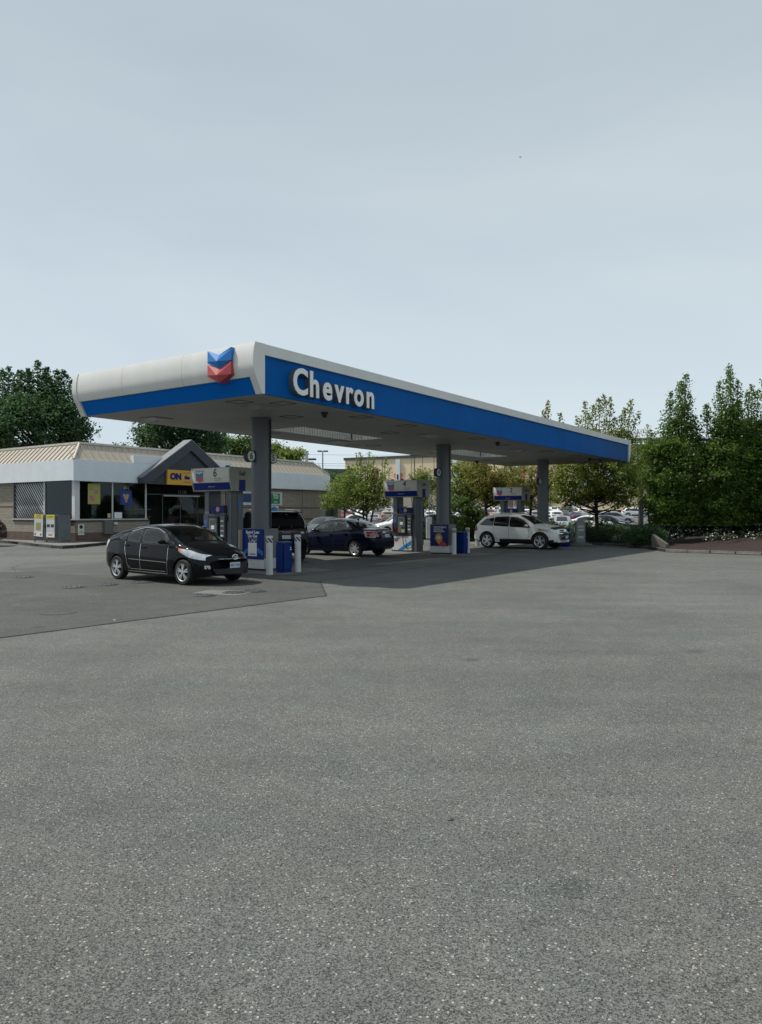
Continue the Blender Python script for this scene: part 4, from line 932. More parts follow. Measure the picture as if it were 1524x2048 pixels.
    def top_patch(s, name, m, root, x0, x1, fr=.93, off=.006, n=10, k=12, y0=-1, y1=1):
        if s.lo: n, k = 4, 4
        vs = []; fs = []
        for i in range(n + 1):
            x = x0 + (x1 - x0) * i / n; yr = s.yr(x) * fr
            for j in range(k + 1):
                y = yr * (y0 + (y1 - y0) * j / k); vs.append((s.shear(x, y) + (off * .5 if x > 0 else -off * .5), y, s.zs(x, y) + off))
        for i in range(n):
            for j in range(k): q = i * (k + 1) + j; fs.append((q, q + k + 1, q + k + 2, q + 1))
        me = bpy.data.meshes.new(name); me.from_pydata(vs, [], fs); me.materials.append(m); me.polygons.foreach_set('use_smooth', [True] * len(fs)); return link(name, me, root)
    def endx(s, y, z, sg):
        for x in np.linspace(s.L, s.L * .2, 120):
            X = sg * x
            if s.sill(X) <= z <= s.zs(X, y) and abs(y) <= s.ys(X, z): return X
        return sg * s.L * .5
    def end_patch(s, name, m, root, sg, corners, off=.01, n=8, k=4):
        """corners: (y,z) bottom-left, bottom-right, top-right, top-left"""
        if s.lo: n, k = 4, 2
        a, b, c, d = [np.array(q, float) for q in corners]; vs = []; fs = []
        for i in range(n + 1):
            for j in range(k + 1):
                u, v = i / n, j / k; q = (a * (1 - u) + b * u) * (1 - v) + (d * (1 - u) + c * u) * v; x = s.endx(q[0], q[1], sg)
                vs.append((s.shear(x, q[0]) + sg * off, q[0], q[1]))
        for i in range(n):
            for j in range(k): e = i * (k + 1) + j; fs.append((e, e + k + 1, e + k + 2, e + 1) if sg * (b[0] - a[0]) > 0 else (e, e + 1, e + k + 2, e + k + 1))
        me = bpy.data.meshes.new(name); me.from_pydata(vs, [], fs); me.materials.append(m); me.polygons.foreach_set('use_smooth', [True] * len(fs)); return link(name, me, root)
WHEELS = {}
def wheel_meshes(r, w, kind, lo):
    key = (r, w, kind, lo)
    if key in WHEELS: return WHEELS[key]
    n = 20 if lo else 40
    mb = MB(); mb.lathe([(r * .66, -w / 2 + .09), (r * .70, -w / 2), (r * .93, -w / 2), (r * .985, -w / 2 + .02), (r, -w / 2 + .05), (r, w / 2 - .05), (r * .985, w / 2 - .02), (r * .93, w / 2), (r * .70, w / 2), (r * .66, w / 2 - .09)], n, axis='y')
    t = mb.build('wheel', M_TYRE, None, smooth=True)
    rr = r * .70; o = -w / 2
    mb = MB(); mb.lathe([(rr * .93, o + .012), (rr * 1.0, o + .0), (rr * 1.03, o + .004), (rr * 1.03, o + .03), (rr * .93, o + .06)], n, axis='y', m=0)
    mb.f = mb.f[:-2]; mb.m = mb.m[:-2]
    mb.lathe([(rr * .96, o + .07), (rr * .96, o + .075)], 20, axis='y', m=1)
    mb.lathe([(rr * .20, o + .005), (rr * .22, o + .05)], 14, axis='y', m=0)
    ns, tw, wid = {'twin5': (5, .17, .055), 'seven': (7, 0, .11), 'five': (5, 0, .12), 'twin5w': (5, .20, .06)}[kind]
    for i in range(ns):
        for q in ((-1, 1) if tw else (0,)):
            a = 2 * math.pi * i / ns + .3; a0 = a + q * tw * .8; a1 = a + q * tw
            da = wid / 2 / .5
            def pt(rad, ang, wd, y): return (rad * math.cos(ang) - wd * math.sin(ang), y, rad * math.sin(ang) + wd * math.cos(ang))
            w0, w1 = wid * rr * 1.15, wid * rr * 1.5
            vs = [pt(rr * .12, a0, -w0, o + .008), pt(rr * .12, a0, w0, o + .008), pt(rr * .96, a1, w1, o + .014), pt(rr * .96, a1, -w1, o + .014)]
            vs += [(v[0], v[1] + .035, v[2]) for v in vs]
            mb.add(vs, [(0, 1, 2, 3), (0, 4, 5, 1), (1, 5, 6, 2), (2, 6, 7, 3), (3, 7, 4, 0)], 0)
    rm = mb.build('rim', [M_RIM, M_BLACK], None)
    WHEELS[key] = (t.data, rm.data); bpy.data.objects.remove(t); bpy.data.objects.remove(rm); return WHEELS[key]
def add_wheels(root, P, kind, lo=False):
    w = P.get('ww', .215); td, rd = wheel_meshes(P['wr'], w, kind, lo)
    for wx in P['wx']:
        for sg in (-1, 1):
            o = link('wheel', td, root); o.location = (wx, sg * (P['W'] / 2 - w / 2 - .025), P['wr'])
            if sg > 0: o.rotation_euler = (0, 0, math.pi)
            r = link('rim', rd, o)
def mirror_(car, root, x, z, paint_m, sg):
    y = car.ys(x, z); mb = MB(); c = Vector((car.shear(x, y) , sg * (y + .13), z + .06))
    vs = []; 
    for i, (dx, rr_) in enumerate(((-.07, .6), (-.05, .9), (.0, 1), (.06, .75), (.09, .3))):
        for j in range(10):
            a = 2 * math.pi * j / 10; vs.append((c.x + dx, c.y + math.cos(a) * .105 * rr_, c.z + math.sin(a) * .065 * rr_))
    fs = [tuple(range(9, -1, -1)), tuple(range(40, 50))] + [(i * 10 + j, i * 10 + (j + 1) % 10, i * 10 + 10 + (j + 1) % 10, i * 10 + 10 + j) for i in range(4) for j in range(10)]
    mb.add(vs, fs); mb.tube([(c.x, sg * (y - .02), z), (c.x, c.y - sg * .04, z + .03)], .022, 6)
    mb.build('wing_mirror', paint_m, root, smooth=True)
def handle(car, root, x, z, m, sg):
    y = car.ys(x, z); mb = MB(); xx = car.shear(x, y); mb.box(xx - .09, xx + .09, sg * y + (0 if sg > 0 else -.035), sg * y + (.035 if sg > 0 else 0), z - .014, z + .014); mb.build('door_handle', m, root, bevel=.01)

PRI = dict(L=4.46, W=1.745, wx=(-1.38, 1.32), wr=.305, ww=.20, tb=.34, cf=.42, cr=.20,
    top=[(-2.23, .70), (-2.19, .88), (-2.10, 1.09), (-1.95, 1.16), (-1.4, 1.30), (-.9, 1.38), (-.45, 1.43), (0, 1.445), (.35, 1.41), (.7, 1.30), (1.1, 1.11), (1.32, 1.02), (1.6, .955), (1.85, .865), (2.05, .765), (2.18, .66), (2.23, .585)],
    belt=[(-2.23, .66), (-2.1, .96), (-1.6, 1.03), (-.5, .97), (.6, .92), (1.2, .90), (1.7, .84), (2.0, .72), (2.23, .55)],
    hw=[(-2.23, .62), (-2.17, .74), (-2.0, .81), (-1.4, .862), (0, .872), (1.2, .868), (1.7, .845), (2.0, .79), (2.15, .72), (2.23, .62)],
    sill=[(-2.23, .36), (-2.05, .27), (-1.6, .20), (0, .17), (1.7, .17), (2.05, .19), (2.23, .24)])
EDG = dict(L=4.68, W=1.93, wx=(-1.43, 1.395), wr=.385, ww=.245, gap=.06, tb=.30, cf=.32, cr=.16, clad=.40,
    top=[(-2.34, .75), (-2.32, 1.0), (-2.24, 1.16), (-2.12, 1.27), (-1.92, 1.46), (-1.78, 1.56), (-1.3, 1.66), (-.5, 1.70), (.1, 1.67), (.5, 1.56), (.95, 1.33), (1.22, 1.19), (1.5, 1.14), (1.9, 1.07), (2.14, 1.0), (2.26, .90), (2.34, .74)],
    belt=[(-2.34, .72), (-2.2, 1.10), (-1.2, 1.10), (.4, 1.03), (1.3, 1.0), (1.9, .95), (2.2, .84), (2.34, .68)],
    hw=[(-2.34, .70), (-2.28, .83), (-2.1, .90), (-1.4, .96), (0, .955), (1.4, .965), (1.9, .93), (2.15, .86), (2.34, .70)],
    sill=[(-2.34, .42), (-2.1, .30), (-1.6, .24), (1.6, .24), (2.1, .26), (2.34, .34)])
SEN = dict(L=4.57, W=1.79, wx=(-1.31, 1.375), wr=.32, ww=.205, tb=.33, cf=.36, cr=.22,
    top=[(-2.285, .72), (-2.26, .95), (-2.2, 1.07), (-2.0, 1.10), (-1.68, 1.12), (-1.45, 1.20), (-1.1, 1.36), (-.75, 1.465), (-.3, 1.51), (.1, 1.50), (.45, 1.43), (.8, 1.27), (1.15, 1.06), (1.3, .995), (1.7, .93), (2.0, .85), (2.2, .72), (2.285, .58)],
    belt=[(-2.285, .68), (-2.2, .98), (-1.6, 1.02), (-.5, .97), (.6, .92), (1.3, .89), (1.8, .82), (2.1, .70), (2.285, .54)],
    hw=[(-2.285, .66), (-2.2, .78), (-2.0, .835), (-1.3, .885), (0, .895), (1.3, .885), (1.8, .85), (2.1, .77), (2.285, .62)],
    sill=[(-2.285, .38), (-2.1, .28), (-1.6, .2), (1.6, .18), (2.1, .2), (2.285, .26)])
DUR = dict(L=5.10, W=1.93, wx=(-1.55, 1.49), wr=.385, ww=.255, gap=.05, tb=.24, cf=.26, cr=.12,
    top=[(-2.55, .75), (-2.53, 1.10), (-2.44, 1.25), (-2.30, 1.52), (-2.16, 1.74), (-2.0, 1.78), (-1.0, 1.80), (0, 1.80), (.4, 1.75), (.85, 1.5), (1.2, 1.28), (1.4, 1.21), (2.0, 1.15), (2.35, 1.05), (2.5, .9), (2.55, .72)],
    belt=[(-2.55, .72), (-2.42, 1.14), (-1, 1.13), (.5, 1.10), (1.4, 1.07), (2.2, 1.0), (2.45, .86), (2.55, .68)],
    hw=[(-2.55, .78), (-2.48, .88), (-2.3, .93), (-1.5, .96), (1.5, .96), (2.1, .92), (2.4, .84), (2.55, .7)],
    sill=[(-2.55, .42), (-2.3, .3), (2.2, .28), (2.55, .36)])
def place(name, P, x, y, ang, label, cat='car', group=None):
    return empty(name, (x, y, .01), ang, label, cat, group)
def common(car, root, P, pm, kind, wins, glass, lines, handles, mirror_at, ws, rw, mirror_m=None, trim=None, seam=None, handle_m=None, lo=False, rwglass=None, see=False, wsglass=None):
    car.body(pm, root, [w_ for w_ in wins] if see else None, [ws, rw] if see else ())
    if see: car.interior(root)
    for sg in (-1, 1):
        if trim and not see: car.side_patch('window_surround', M_BLACK, root, *trim, sg=sg, off=.003)
        if see:
            for b, t in wins:
                loop = [tuple(q) for q in b] + [tuple(q) for q in reversed(t)] + [tuple(b[0])]
                car.line('window_frame', M_BLACK, root, loop, w=.075, sg=sg, off=.004, n=12)
        for b, t in wins: car.side_patch('side_window', glass, root, b, t, sg=sg, off=.007)
        for ln in lines: car.line('door_seam', seam or M_DARKGAP, root, ln, sg=sg, w=.012 if seam is None else .016)
        for (hx, hz_) in handles: handle(car, root, hx, hz_, handle_m or pm, sg)
        if mirror_at: mirror_(car, root, *mirror_at, mirror_m or pm, sg)
    car.top_patch('windscreen', wsglass or glass, root, *ws); car.top_patch('rear_window', rwglass or glass, root, *rw)
    add_wheels(root, P, kind, lo)

# --- black hatchback
a37 = math.atan2(-.602, .799)
c = Car(PRI); r = place('parked_car', PRI, -5.32, 19.28, a37, 'black hatchback with chrome door edges in front of pump 6')
PB = paint('black_car_paint', (.006, .0065, .008), .12)
common(c, r, PRI, PB, 'twin5',
    [([(-.30, .985), (.88, .955)], [(-.30, 1.335), (.25, 1.315), (.55, 1.21), (.90, 1.01)]), ([(-1.02, 1.02), (-.40, .99)], [(-.95, 1.22), (-.40, 1.325)]), ([(-1.42, 1.055), (-1.12, 1.03)], [(-1.35, 1.12), (-1.06, 1.20)]), ([(.98, .955), (1.16, .95)], [(.94, 1.0), (1.05, .985)])],
    M_CARGLASSL, [[(.95, .94), (1.0, .6), (.95, .28)], [(-.34, .96), (-.32, .28)], [(-1.10, 1.0), (-1.12, .85), (-.98, .45), (-.92, .30)], [(.95, .52), (-.9, .56)]],
    [(-.18, .86), (-1.02, .90)], (.80, .97), (.46, 1.26, .93), (-1.98, -1.0, .86), see=True, wsglass=M_CARGLASSL, trim=([(-1.5, 1.03), (1.15, .935)], [(-1.4, 1.15), (-.9, 1.26), (-.3, 1.36), (.25, 1.34), (.6, 1.22), (1.12, .98)]), seam=M_CHROME)
for sg in (-1, 1):
    c.line('sill_trim', M_CHROME, r, [(-.95, .25), (.95, .24)], w=.018, sg=sg); c.line('sill_trim', M_CHROME, r, [(-.95, .40), (-.80, .31), (.85, .295)], w=.014, sg=sg)
    c.line('window_visor', M_CHROME, r, [(-.9, 1.265), (-.3, 1.365), (.2, 1.345), (.55, 1.235)], w=.012, sg=sg, off=.02)
    c.side_patch('headlight', M_HEAD, r, [(1.50, .82), (1.85, .66), (2.16, .60)], [(1.44, .875), (1.80, .84), (2.10, .72)], sg=sg, off=.012)
    c.side_patch('indicator', M_AMBER, r, [(1.49, .83), (1.60, .79)], [(1.46, .866), (1.60, .858)], sg=sg, off=.016)
    c.side_patch('tail_light', mat('clear_tail', (.45, .42, .42), .15), r, [(-2.19, .72), (-2.08, .76)], [(-2.06, 1.03), (-1.9, 1.02)], sg=sg, off=.012)
    c.end_patch('fog_light', M_HEAD, r, 1, [(sg * .60, .40), (sg * .68, .40), (sg * .68, .48), (sg * .60, .48)], off=.012)
c.end_patch('lower_grille', M_BLACK, r, 1, [(-.48, .27), (.48, .27), (.55, .40), (-.55, .40)], off=.008)
c.end_patch('grille_bar', M_CHROME, r, 1, [(-.42, .625), (.42, .625), (.42, .637), (-.42, .637)], off=.012)
c.end_patch('number_plate', M_PLATE, r, 1, [(-.16, .41), (.16, .41), (.16, .545), (-.16, .545)], off=.03, n=3)
x0 = c.shear(2.23, 0)
text('681·545', .085, (x0 + .034, 0, .477), 'x', mat('plate_blue', (.03, .06, .25), .5), r, 'plate_number')
mb = MB(); q = [(.085 * math.cos(a), .06 * math.sin(a)) for a in np.linspace(0, 2 * math.pi, 24, endpoint=False)]
mb.tube([(x0 + .022, p[0], .67 + p[1]) for p in q + q[:1]], .009, 6); mb.tube([(x0 + .022, .04 * math.cos(a), .68 + .045 * math.sin(a)) for a in np.linspace(0, 6.283, 14)], .007, 6); mb.tube([(x0 + .022, .065 * math.cos(a), .695 + .022 * math.sin(a)) for a in np.linspace(0, 6.283, 14)], .006, 6); mb.build('oval_badge', M_CHROME, r, smooth=True)
c.top_patch('roof_glass', mat('solar_roof', (.03, .03, .035), .05, spec=.8), r, -.75, .25, .8, off=.005)

# --- white crossover
c = Car(EDG); r = place('parked_car', EDG, 6.97, 36.8, a37, 'white crossover with dark windows and chrome grille under the canopy')
PW = paint('pearl_white_paint', (.72, .72, .68), .2)
common(c, r, EDG, PW, 'twin5w',
    [([(-.18, 1.09), (1.00, 1.05)], [(-.18, 1.52), (.15, 1.50), (.5, 1.37), (.95, 1.10)]), ([(-1.12, 1.13), (-.28, 1.10)], [(-1.08, 1.50), (-.28, 1.525)]), ([(-1.95, 1.17), (-1.22, 1.14)], [(-1.62, 1.40), (-1.18, 1.47)])],
    M_TINT, [[(.98, 1.02), (1.0, .6), (.9, .44)], [(-.23, 1.05), (-.22, .44)], [(-1.15, 1.08), (-1.2, .9), (-1.02, .6), (-.95, .44)]],
    [(-.05, .95), (-1.0, .97)], (.86, 1.07), (.28, 1.20, .92), (-2.2, -1.88, .84), see=True, wsglass=M_CARGLASSL, trim=([(-2.1, 1.15), (1.08, 1.035)], [(-1.8, 1.43), (-1.1, 1.52), (-.3, 1.545), (.15, 1.52), (.52, 1.38), (1.05, 1.06)]))
for sg in (-1, 1):
    c.side_patch('headlight', M_HEAD, r, [(1.62, .90), (2.2, .80)], [(1.58, .985), (2.12, .92)], sg=sg, off=.012)
    c.side_patch('indicator', M_AMBER, r, [(1.60, .905), (1.74, .88)], [(1.58, .975), (1.74, .955)], sg=sg, off=.016)
    c.side_patch('tail_light', M_TAIL, r, [(-2.32, .84), (-2.12, .85)], [(-2.28, 1.10), (-2.16, 1.10)], sg=sg, off=.014)
    c.line('door_trim', M_TRIMW, r, [(-.95, .50), (.9, .50)], w=.06, sg=sg, off=.012)
    mb = MB(); mb.tube([(-1.45, sg * .66, 1.64), (-1.35, sg * .665, 1.70), (-.2, sg * .66, 1.735), (.0, sg * .655, 1.69)], .018, 6); mb.build('roof_rail', M_TRIMW, r, smooth=True)
for z0, z1, m, w in ((.86, .93, M_CHROME, .5), (.79, .845, M_BLACK, .5), (.74, .78, M_CHROME, .5), (.66, .73, M_BLACK, .48), (.61, .65, M_CHROME, .45), (.46, .60, M_BLACK, .42)):
    c.end_patch('grille', m, r, 1, [(-w, z0), (w, z0), (w + .03, z1), (-w - .03, z1)], off=.014)
c.end_patch('number_plate', M_PLATE, r, 1, [(-.16, .52), (.16, .52), (.16, .65), (-.16, .65)], off=.035, n=3)
c.top_patch('bonnet_guard', M_BLACK, r, 2.0, 2.2, .9, off=.02)

# --- dark blue sedan, tail towards the camera
aV = math.atan2(UX, -UY)
c = Car(SEN); r = place('parked_car', SEN, -1.62, 30.75, aV, 'dark blue sedan parked beside pump 4, tail towards the camera')
PN = paint('navy_car_paint', (.008, .011, .026), .2)
common(c, r, SEN, PN, 'seven',
    [([(-.22, 1.0), (.98, .965)], [(-.22, 1.385), (.2, 1.37), (.55, 1.24), (.92, 1.01)]), ([(-1.0, 1.03), (-.30, 1.005)], [(-.92, 1.29), (-.30, 1.385)]), ([(-1.30, 1.045), (-1.06, 1.035)], [(-1.18, 1.15), (-.98, 1.265)])],
    M_CARGLASSL, [[(.98, .93), (1.0, .6), (.92, .28)], [(-.26, .98), (-.25, .28)], [(-1.12, 1.0), (-1.2, .85), (-1.0, .5), (-.9, .30)]],
    [(-.12, .87), (-.98, .90)], (.82, .98), (.42, 1.16, .92), (-1.62, -.92, .88), mirror_m=M_BLACK, see=True, trim=([(-1.36, 1.03), (1.05, .95)], [(-1.2, 1.18), (-.9, 1.31), (-.3, 1.41), (.2, 1.39), (.58, 1.25), (1.02, .985)]), rwglass=M_MIDGL)
for sg in (-1, 1):
    c.side_patch('tail_light', mat('tail_clear_edge', (.5, .42, .42), .2), r, [(-2.27, .76), (-2.0, .78)], [(-2.24, 1.03), (-1.86, 1.03)], sg=sg, off=.012)
    c.side_patch('tail_light_red', M_TAIL, r, [(-2.25, .80), (-2.06, .81)], [(-2.24, .885), (-2.04, .89)], sg=sg, off=.018); c.side_patch('tail_light_red', M_TAIL, r, [(-2.24, .91), (-2.04, .915)], [(-2.23, .99), (-1.98, .995)], sg=sg, off=.018)
    c.end_patch('tail_light', mat('tail_clear_edge', (.5, .42, .42)), r, -1, [(sg * .50, .80), (sg * .74, .78), (sg * .74, 1.0), (sg * .55, 1.0)], off=.014)
    c.end_patch('tail_light_red', M_TAIL, r, -1, [(sg * .53, .80), (sg * .72, .79), (sg * .72, .98), (sg * .57, .98)], off=.018)
c.end_patch('chrome_strip', M_CHROME, r, -1, [(-.26, .945), (.26, .945), (.26, .985), (-.26, .985)], off=.02)
c.end_patch('plate_recess', mat('recess_grey', (.07, .075, .09), .5), r, -1, [(-.36, .74), (.36, .74), (.32, .92), (-.32, .92)], off=.012)
c.end_patch('number_plate', M_PLATE, r, -1, [(-.16, .77), (.16, .77), (.16, .90), (-.16, .90)], off=.022, n=3)
c.end_patch('bumper_seam', M_DARKGAP, r, -1, [(-.78, .70), (.78, .70), (.78, .712), (-.78, .712)], off=.012)
mb = MB(); mb.tube([(-.85, 0, 1.44), (-.95, 0, 1.66)], .008, 6); mb.tube([(-.78, 0, 1.45), (-.88, 0, 1.475)], .03, 8); mb.build('aerial', M_BLACK, r)

# --- black large SUV seen from behind
c = Car(DUR); aD = math.atan2(.92, -.4); r = place('parked_car', DUR, -4.34, 28.35, aD, 'large black SUV seen from behind between the near column and the blue sedan')
common(c, r, DUR, PB, 'five',
    [([(-.1, 1.16), (1.15, 1.13)], [(-.1, 1.64), (.3, 1.62), (.65, 1.45), (1.1, 1.2)]), ([(-1.15, 1.17), (-.2, 1.16)], [(-1.12, 1.64), (-.2, 1.65)]), ([(-2.1, 1.2), (-1.25, 1.18)], [(-1.95, 1.6), (-1.22, 1.63)])],
    M_CARGLASS, [[(-.15, 1.1), (-.15, .35)]], [(0, 1.02), (-1.05, 1.03)], (.95, 1.15), (.5, 1.25, .92), (-2.44, -2.22, .86))
c.end_patch('tail_light_bar', M_TAIL, r, -1, [(-.80, 1.02), (.80, 1.02), (.82, 1.10), (-.82, 1.10)], off=.014); c.end_patch('lamp_bar_centre', M_BLACK, r, -1, [(-.55, 1.0), (.55, 1.0), (.52, 1.08), (-.52, 1.08)], off=.02)
for sg in (-1, 1): c.end_patch('reversing_lamp', M_HEAD, r, -1, [(sg * .56, 1.0), (sg * .70, 1.0), (sg * .66, 1.07), (sg * .54, 1.07)], off=.024)
text('DODGE', .085, (-c.L - .04, 0, 1.045), 'u', M_STEEL, r, 'brand_badge'); c.end_patch('number_plate', M_PLATE, r, -1, [(-.16, .82), (.16, .82), (.16, .95), (-.16, .95)], off=.03, n=3)
mb = MB(); mb.box(-2.42, -2.05, -.62, .62, 1.735, 1.765); mb.build('roof_spoiler', PB, r, bevel=.01)
for sg in (-1, 1):
    mb = MB(); mb.tube([(-1.9, sg * .70, 1.76), (-1.8, sg * .70, 1.83), (-.1, sg * .70, 1.85), (.1, sg * .69, 1.79)], .02, 6); mb.build('roof_rail', M_STEEL, r, smooth=True)
    c.line('pillar_highlight', M_TRIMW, r, [(-2.46, 1.2), (-2.18, 1.70)], w=.03, sg=sg, off=.012)  # white strip paints the highlight along the rear pillar edge

# --- simple cars for the distance
def simple(P, pm, name, kind, glass, wins, ws, rw, heads, tails, lo=True):
    c = Car(P, lo); r = empty(name, (0, 0, 0)); c.body(pm, r)
    for sg in (-1, 1):
        for b, t in wins: c.side_patch('side_window', glass, r, b, t, sg=sg, off=.01)
        c.side_patch('headlight', M_HEAD, r, *heads, sg=sg, off=.014); c.side_patch('tail_light', M_TAIL, r, *tails, sg=sg, off=.014)
    c.top_patch('windscreen', glass, r, *ws); c.top_patch('rear_window', glass, r, *rw); add_wheels(r, P, kind, lo); mirror_(c, r, .85, 1.0 if P is SEN else 1.07, pm, 1); mirror_(c, r, .85, 1.0 if P is SEN else 1.07, pm, -1)
    c.end_patch('grille', M_BLACK, r, 1, [(-.4, .5), (.4, .5), (.42, .66), (-.42, .66)], off=.014)
    return r
sedan_w = [([(-1.3, 1.04), (.98, .965)], [(-1.1, 1.24), (-.3, 1.39), (.2, 1.37), (.95, 1.0)])]
suv_w = [([(-2.0, 1.15), (1.0, 1.06)], [(-1.75, 1.45), (-.3, 1.52), (.2, 1.50), (.95, 1.1)])]
def sedan(pm, glass=M_CARGLASS): return simple(SEN, pm, 'parked_car', 'seven', glass, sedan_w, (.42, 1.16, .92), (-1.62, -.92, .88), ([(1.7, .80), (2.2, .66)], [(1.65, .86), (2.1, .76)]), ([(-2.27, .78), (-2.0, .8)], [(-2.24, 1.0), (-1.9, 1.0)]))
def suv(pm, glass=M_CARGLASS): return simple(EDG, pm, 'parked_car', 'five', glass, suv_w, (.28, 1.2, .92), (-2.2, -1.9, .84), ([(1.62, .9), (2.2, .8)], [(1.58, .98), (2.12, .93)]), ([(-2.32, .84), (-2.12, .85)], [(-2.28, 1.1), (-2.16, 1.1)]))
def recolor(src, pm):
    c = clone(src)
    for ch in c.children:
        if ch.name.startswith('body') or ch.name.startswith('wing_mirror'):
            ch.data = ch.data.copy(); ch.data.materials[0] = pm
    return c
P_WHT = paint('white_car_paint', (.72, .72, .72), .25); P_SIL = paint('silver_car_paint', (.36, .37, .38), .3, .3); P_GRY = paint('grey_car_paint', (.10, .105, .11), .25, .2)
P_DRK = paint('dark_car_paint', (.012, .013, .016), .2); P_BLU = paint('blue_car_paint', (.015, .025, .06), .2); P_RED = paint('red_car_paint', (.22, .015, .02), .2); P_TAN = paint('tan_car_paint', (.36, .31, .25), .3)
s0 = sedan(P_WHT); u0 = suv(P_SIL); paints = {'white': P_WHT, 'silver': P_SIL, 'grey': P_GRY, 'black': P_DRK, 'dark blue': P_BLU, 'red': P_RED, 'tan': P_TAN}
protos = {('sedan', 'white'): s0, ('suv', 'silver'): u0}
used_proto = set()
def get_car(kind, colr):
    if (kind, colr) not in protos: protos[(kind, colr)] = recolor(s0 if kind == 'sedan' else u0, paints[colr])
    p = protos[(kind, colr)]
    if (kind, colr) in used_proto: return clone(p)
    used_proto.add((kind, colr)); return p
def put(kind, colr, x, y, ang, label, group=None, z=None, cat='car'):
    o = get_car(kind, colr); o.location = (x, y, (terrain_z(y) if z is None else z) + .01); o.rotation_euler = (0, 0, ang)
    for kk in ('label', 'category', 'group'):
        if kk in o: del o[kk]
    setp(o, label, cat, group); return o
G1 = 'cars in the car park beyond the station'
put('sedan', 'grey', D(652, 47)[0], 47, math.atan2(-.87, -.5), 'grey sedan in front of the brick store wall, behind the blue sedan')
put('suv', 'black', -22.1, 38.6, R(190), 'black car at the left edge of the picture with its tail showing')
put('sedan', 'silver', D(1135, 60)[0], 62, R(-100), 'pale silver sedan facing the station between the middle trees', G1)
put('sedan', 'white', D(1188, 73)[0], 74, R(-38), 'white car whose bonnet shows right behind the maple trunk', G1)
put('sedan', 'black', D(1222, 76)[0] , 77, R(-38), 'black car with sloping bonnet, right of the white one behind the maple', G1)
put('suv', 'silver', D(1240, 90)[0], 92, R(-8), 'silver estate car facing right at the end of its row', G1)
put('suv', 'white', D(1278, 128)[0], 130, R(-5), 'white car farther up the slope behind the silver estate', G1)
put('sedan', 'white', D(800, 58)[0], 59, R(200), 'white car seen low between pump 4 and the blue sedan', G1)
put('suv', 'dark blue', D(868, 52)[0], 53.5, R(180), 'dark blue car framed between pump 4 and the middle column', G1)
put('sedan', 'white', D(705, 82)[0], 83, R(190), 'white car low behind the roof of the blue sedan', G1)
rc = random.Random(21)
rows = [(84, 90), (98, 90), (112, -90), (128, 90), (143, -90), (160, 90), (176, -90)]
ORD = ['first', 'second', 'third', 'fourth', 'fifth', 'sixth', 'seventh', 'eighth', 'ninth', 'tenth', 'eleventh', 'twelfth', 'thirteenth', 'fourteenth', 'fifteenth', 'sixteenth', 'seventeenth', 'eighteenth', 'nineteenth', 'twentieth'] + ['later'] * 20
for ri, (y, a) in enumerate(rows):
    ci = 0
    x0_, x1_ = D(650, y)[0], D(1180, y)[0]; x = x0_
    while x < x1_:
        if rc.random() < .88 and not (y == 84 and x > D(1100, y)[0]) and not (y == 84 and x < D(740, y)[0]):
            colr = rc.choices(['white', 'silver', 'grey', 'black', 'dark blue', 'red', 'tan'], [36, 25, 11, 14, 5, 3, 6])[0]; kd = rc.choice(['sedan', 'suv'])
            put(kd, colr, x, y + rc.uniform(-.3, .3), R(a + rc.uniform(-3, 3)) if rc.random() < .8 else R(a + 180), '%s %s, %s from the left in the %s row of the far car park' % (colr, 'sedan' if kd == 'sedan' else 'crossover', ORD[ci], ORD[ri]), G1); ci += 1
        x += 2.75
# ------------------------------------------------------------------ planting beds and kerbs on the right
kr = [G(790, 1077), G(870, 1079), G(960, 1083), G(1060, 1086), G(1140, 1089), G(1200, 1090.5), G(1250, 1093), G(1295, 1098), G(1330, 1104)]
kr2 = [G(1330, 1104.5), G(1420, 1107), G(1524, 1111), G(1640, 1115), G(1800, 1122), G(2050, 1135)]
back = [(G(2050, 1135)[0] + 14, G(2050, 1135)[1] + 25), (D(1350, 62)[0], 62), (D(1280, 56)[0], 56), (D(1000, 56)[0], 56), (D(820, 55)[0], 55)]
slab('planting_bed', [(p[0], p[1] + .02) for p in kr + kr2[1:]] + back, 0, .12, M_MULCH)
kerb('planting_kerb', kr, .18, .145, M_KERBD, 1.5); kerb('planting_kerb', kr2, .2, .13, mat('pale_kerb', (.26, .235, .205), .9, var=.35, vscale=5, bump=.4, bscale=40), 1.1)
# mulch bank rising towards the hornbeams
bankp = []
bx0, bx1 = D(1340, 36)[0], 45
vs = []; fs = []; nx, ny = 40, 14
for i in range(nx + 1):
    for j in range(ny + 1):
        x = bx0 + (bx1 - bx0) * i / nx; k0 = np.interp(x, [p[0] for p in kr2], [p[1] for p in kr2]) + .9; y = k0 + 12 * j / ny
        t = j / ny; e = min(1, i / 4); vs.append((x, y, .121 + (.35 * math.sin(min(1, t * 1.6) * math.pi / 2)) * e + .05 * math.sin(x * 5.1 + y * 3.3) * min(1, j) * e + .04 * math.sin(x * 11 + y * 7) * min(1, j) * e))
for i in range(nx):
    for j in range(ny): q = i * (ny + 1) + j; fs.append((q, q + ny + 1, q + ny + 2, q + 1))
me = bpy.data.meshes.new('mulch_bank'); me.from_pydata(vs, [], fs); me.materials.append(M_MULCH); me.polygons.foreach_set('use_smooth', [True] * len(fs)); setp(link('mulch_bank', me), kind='structure')
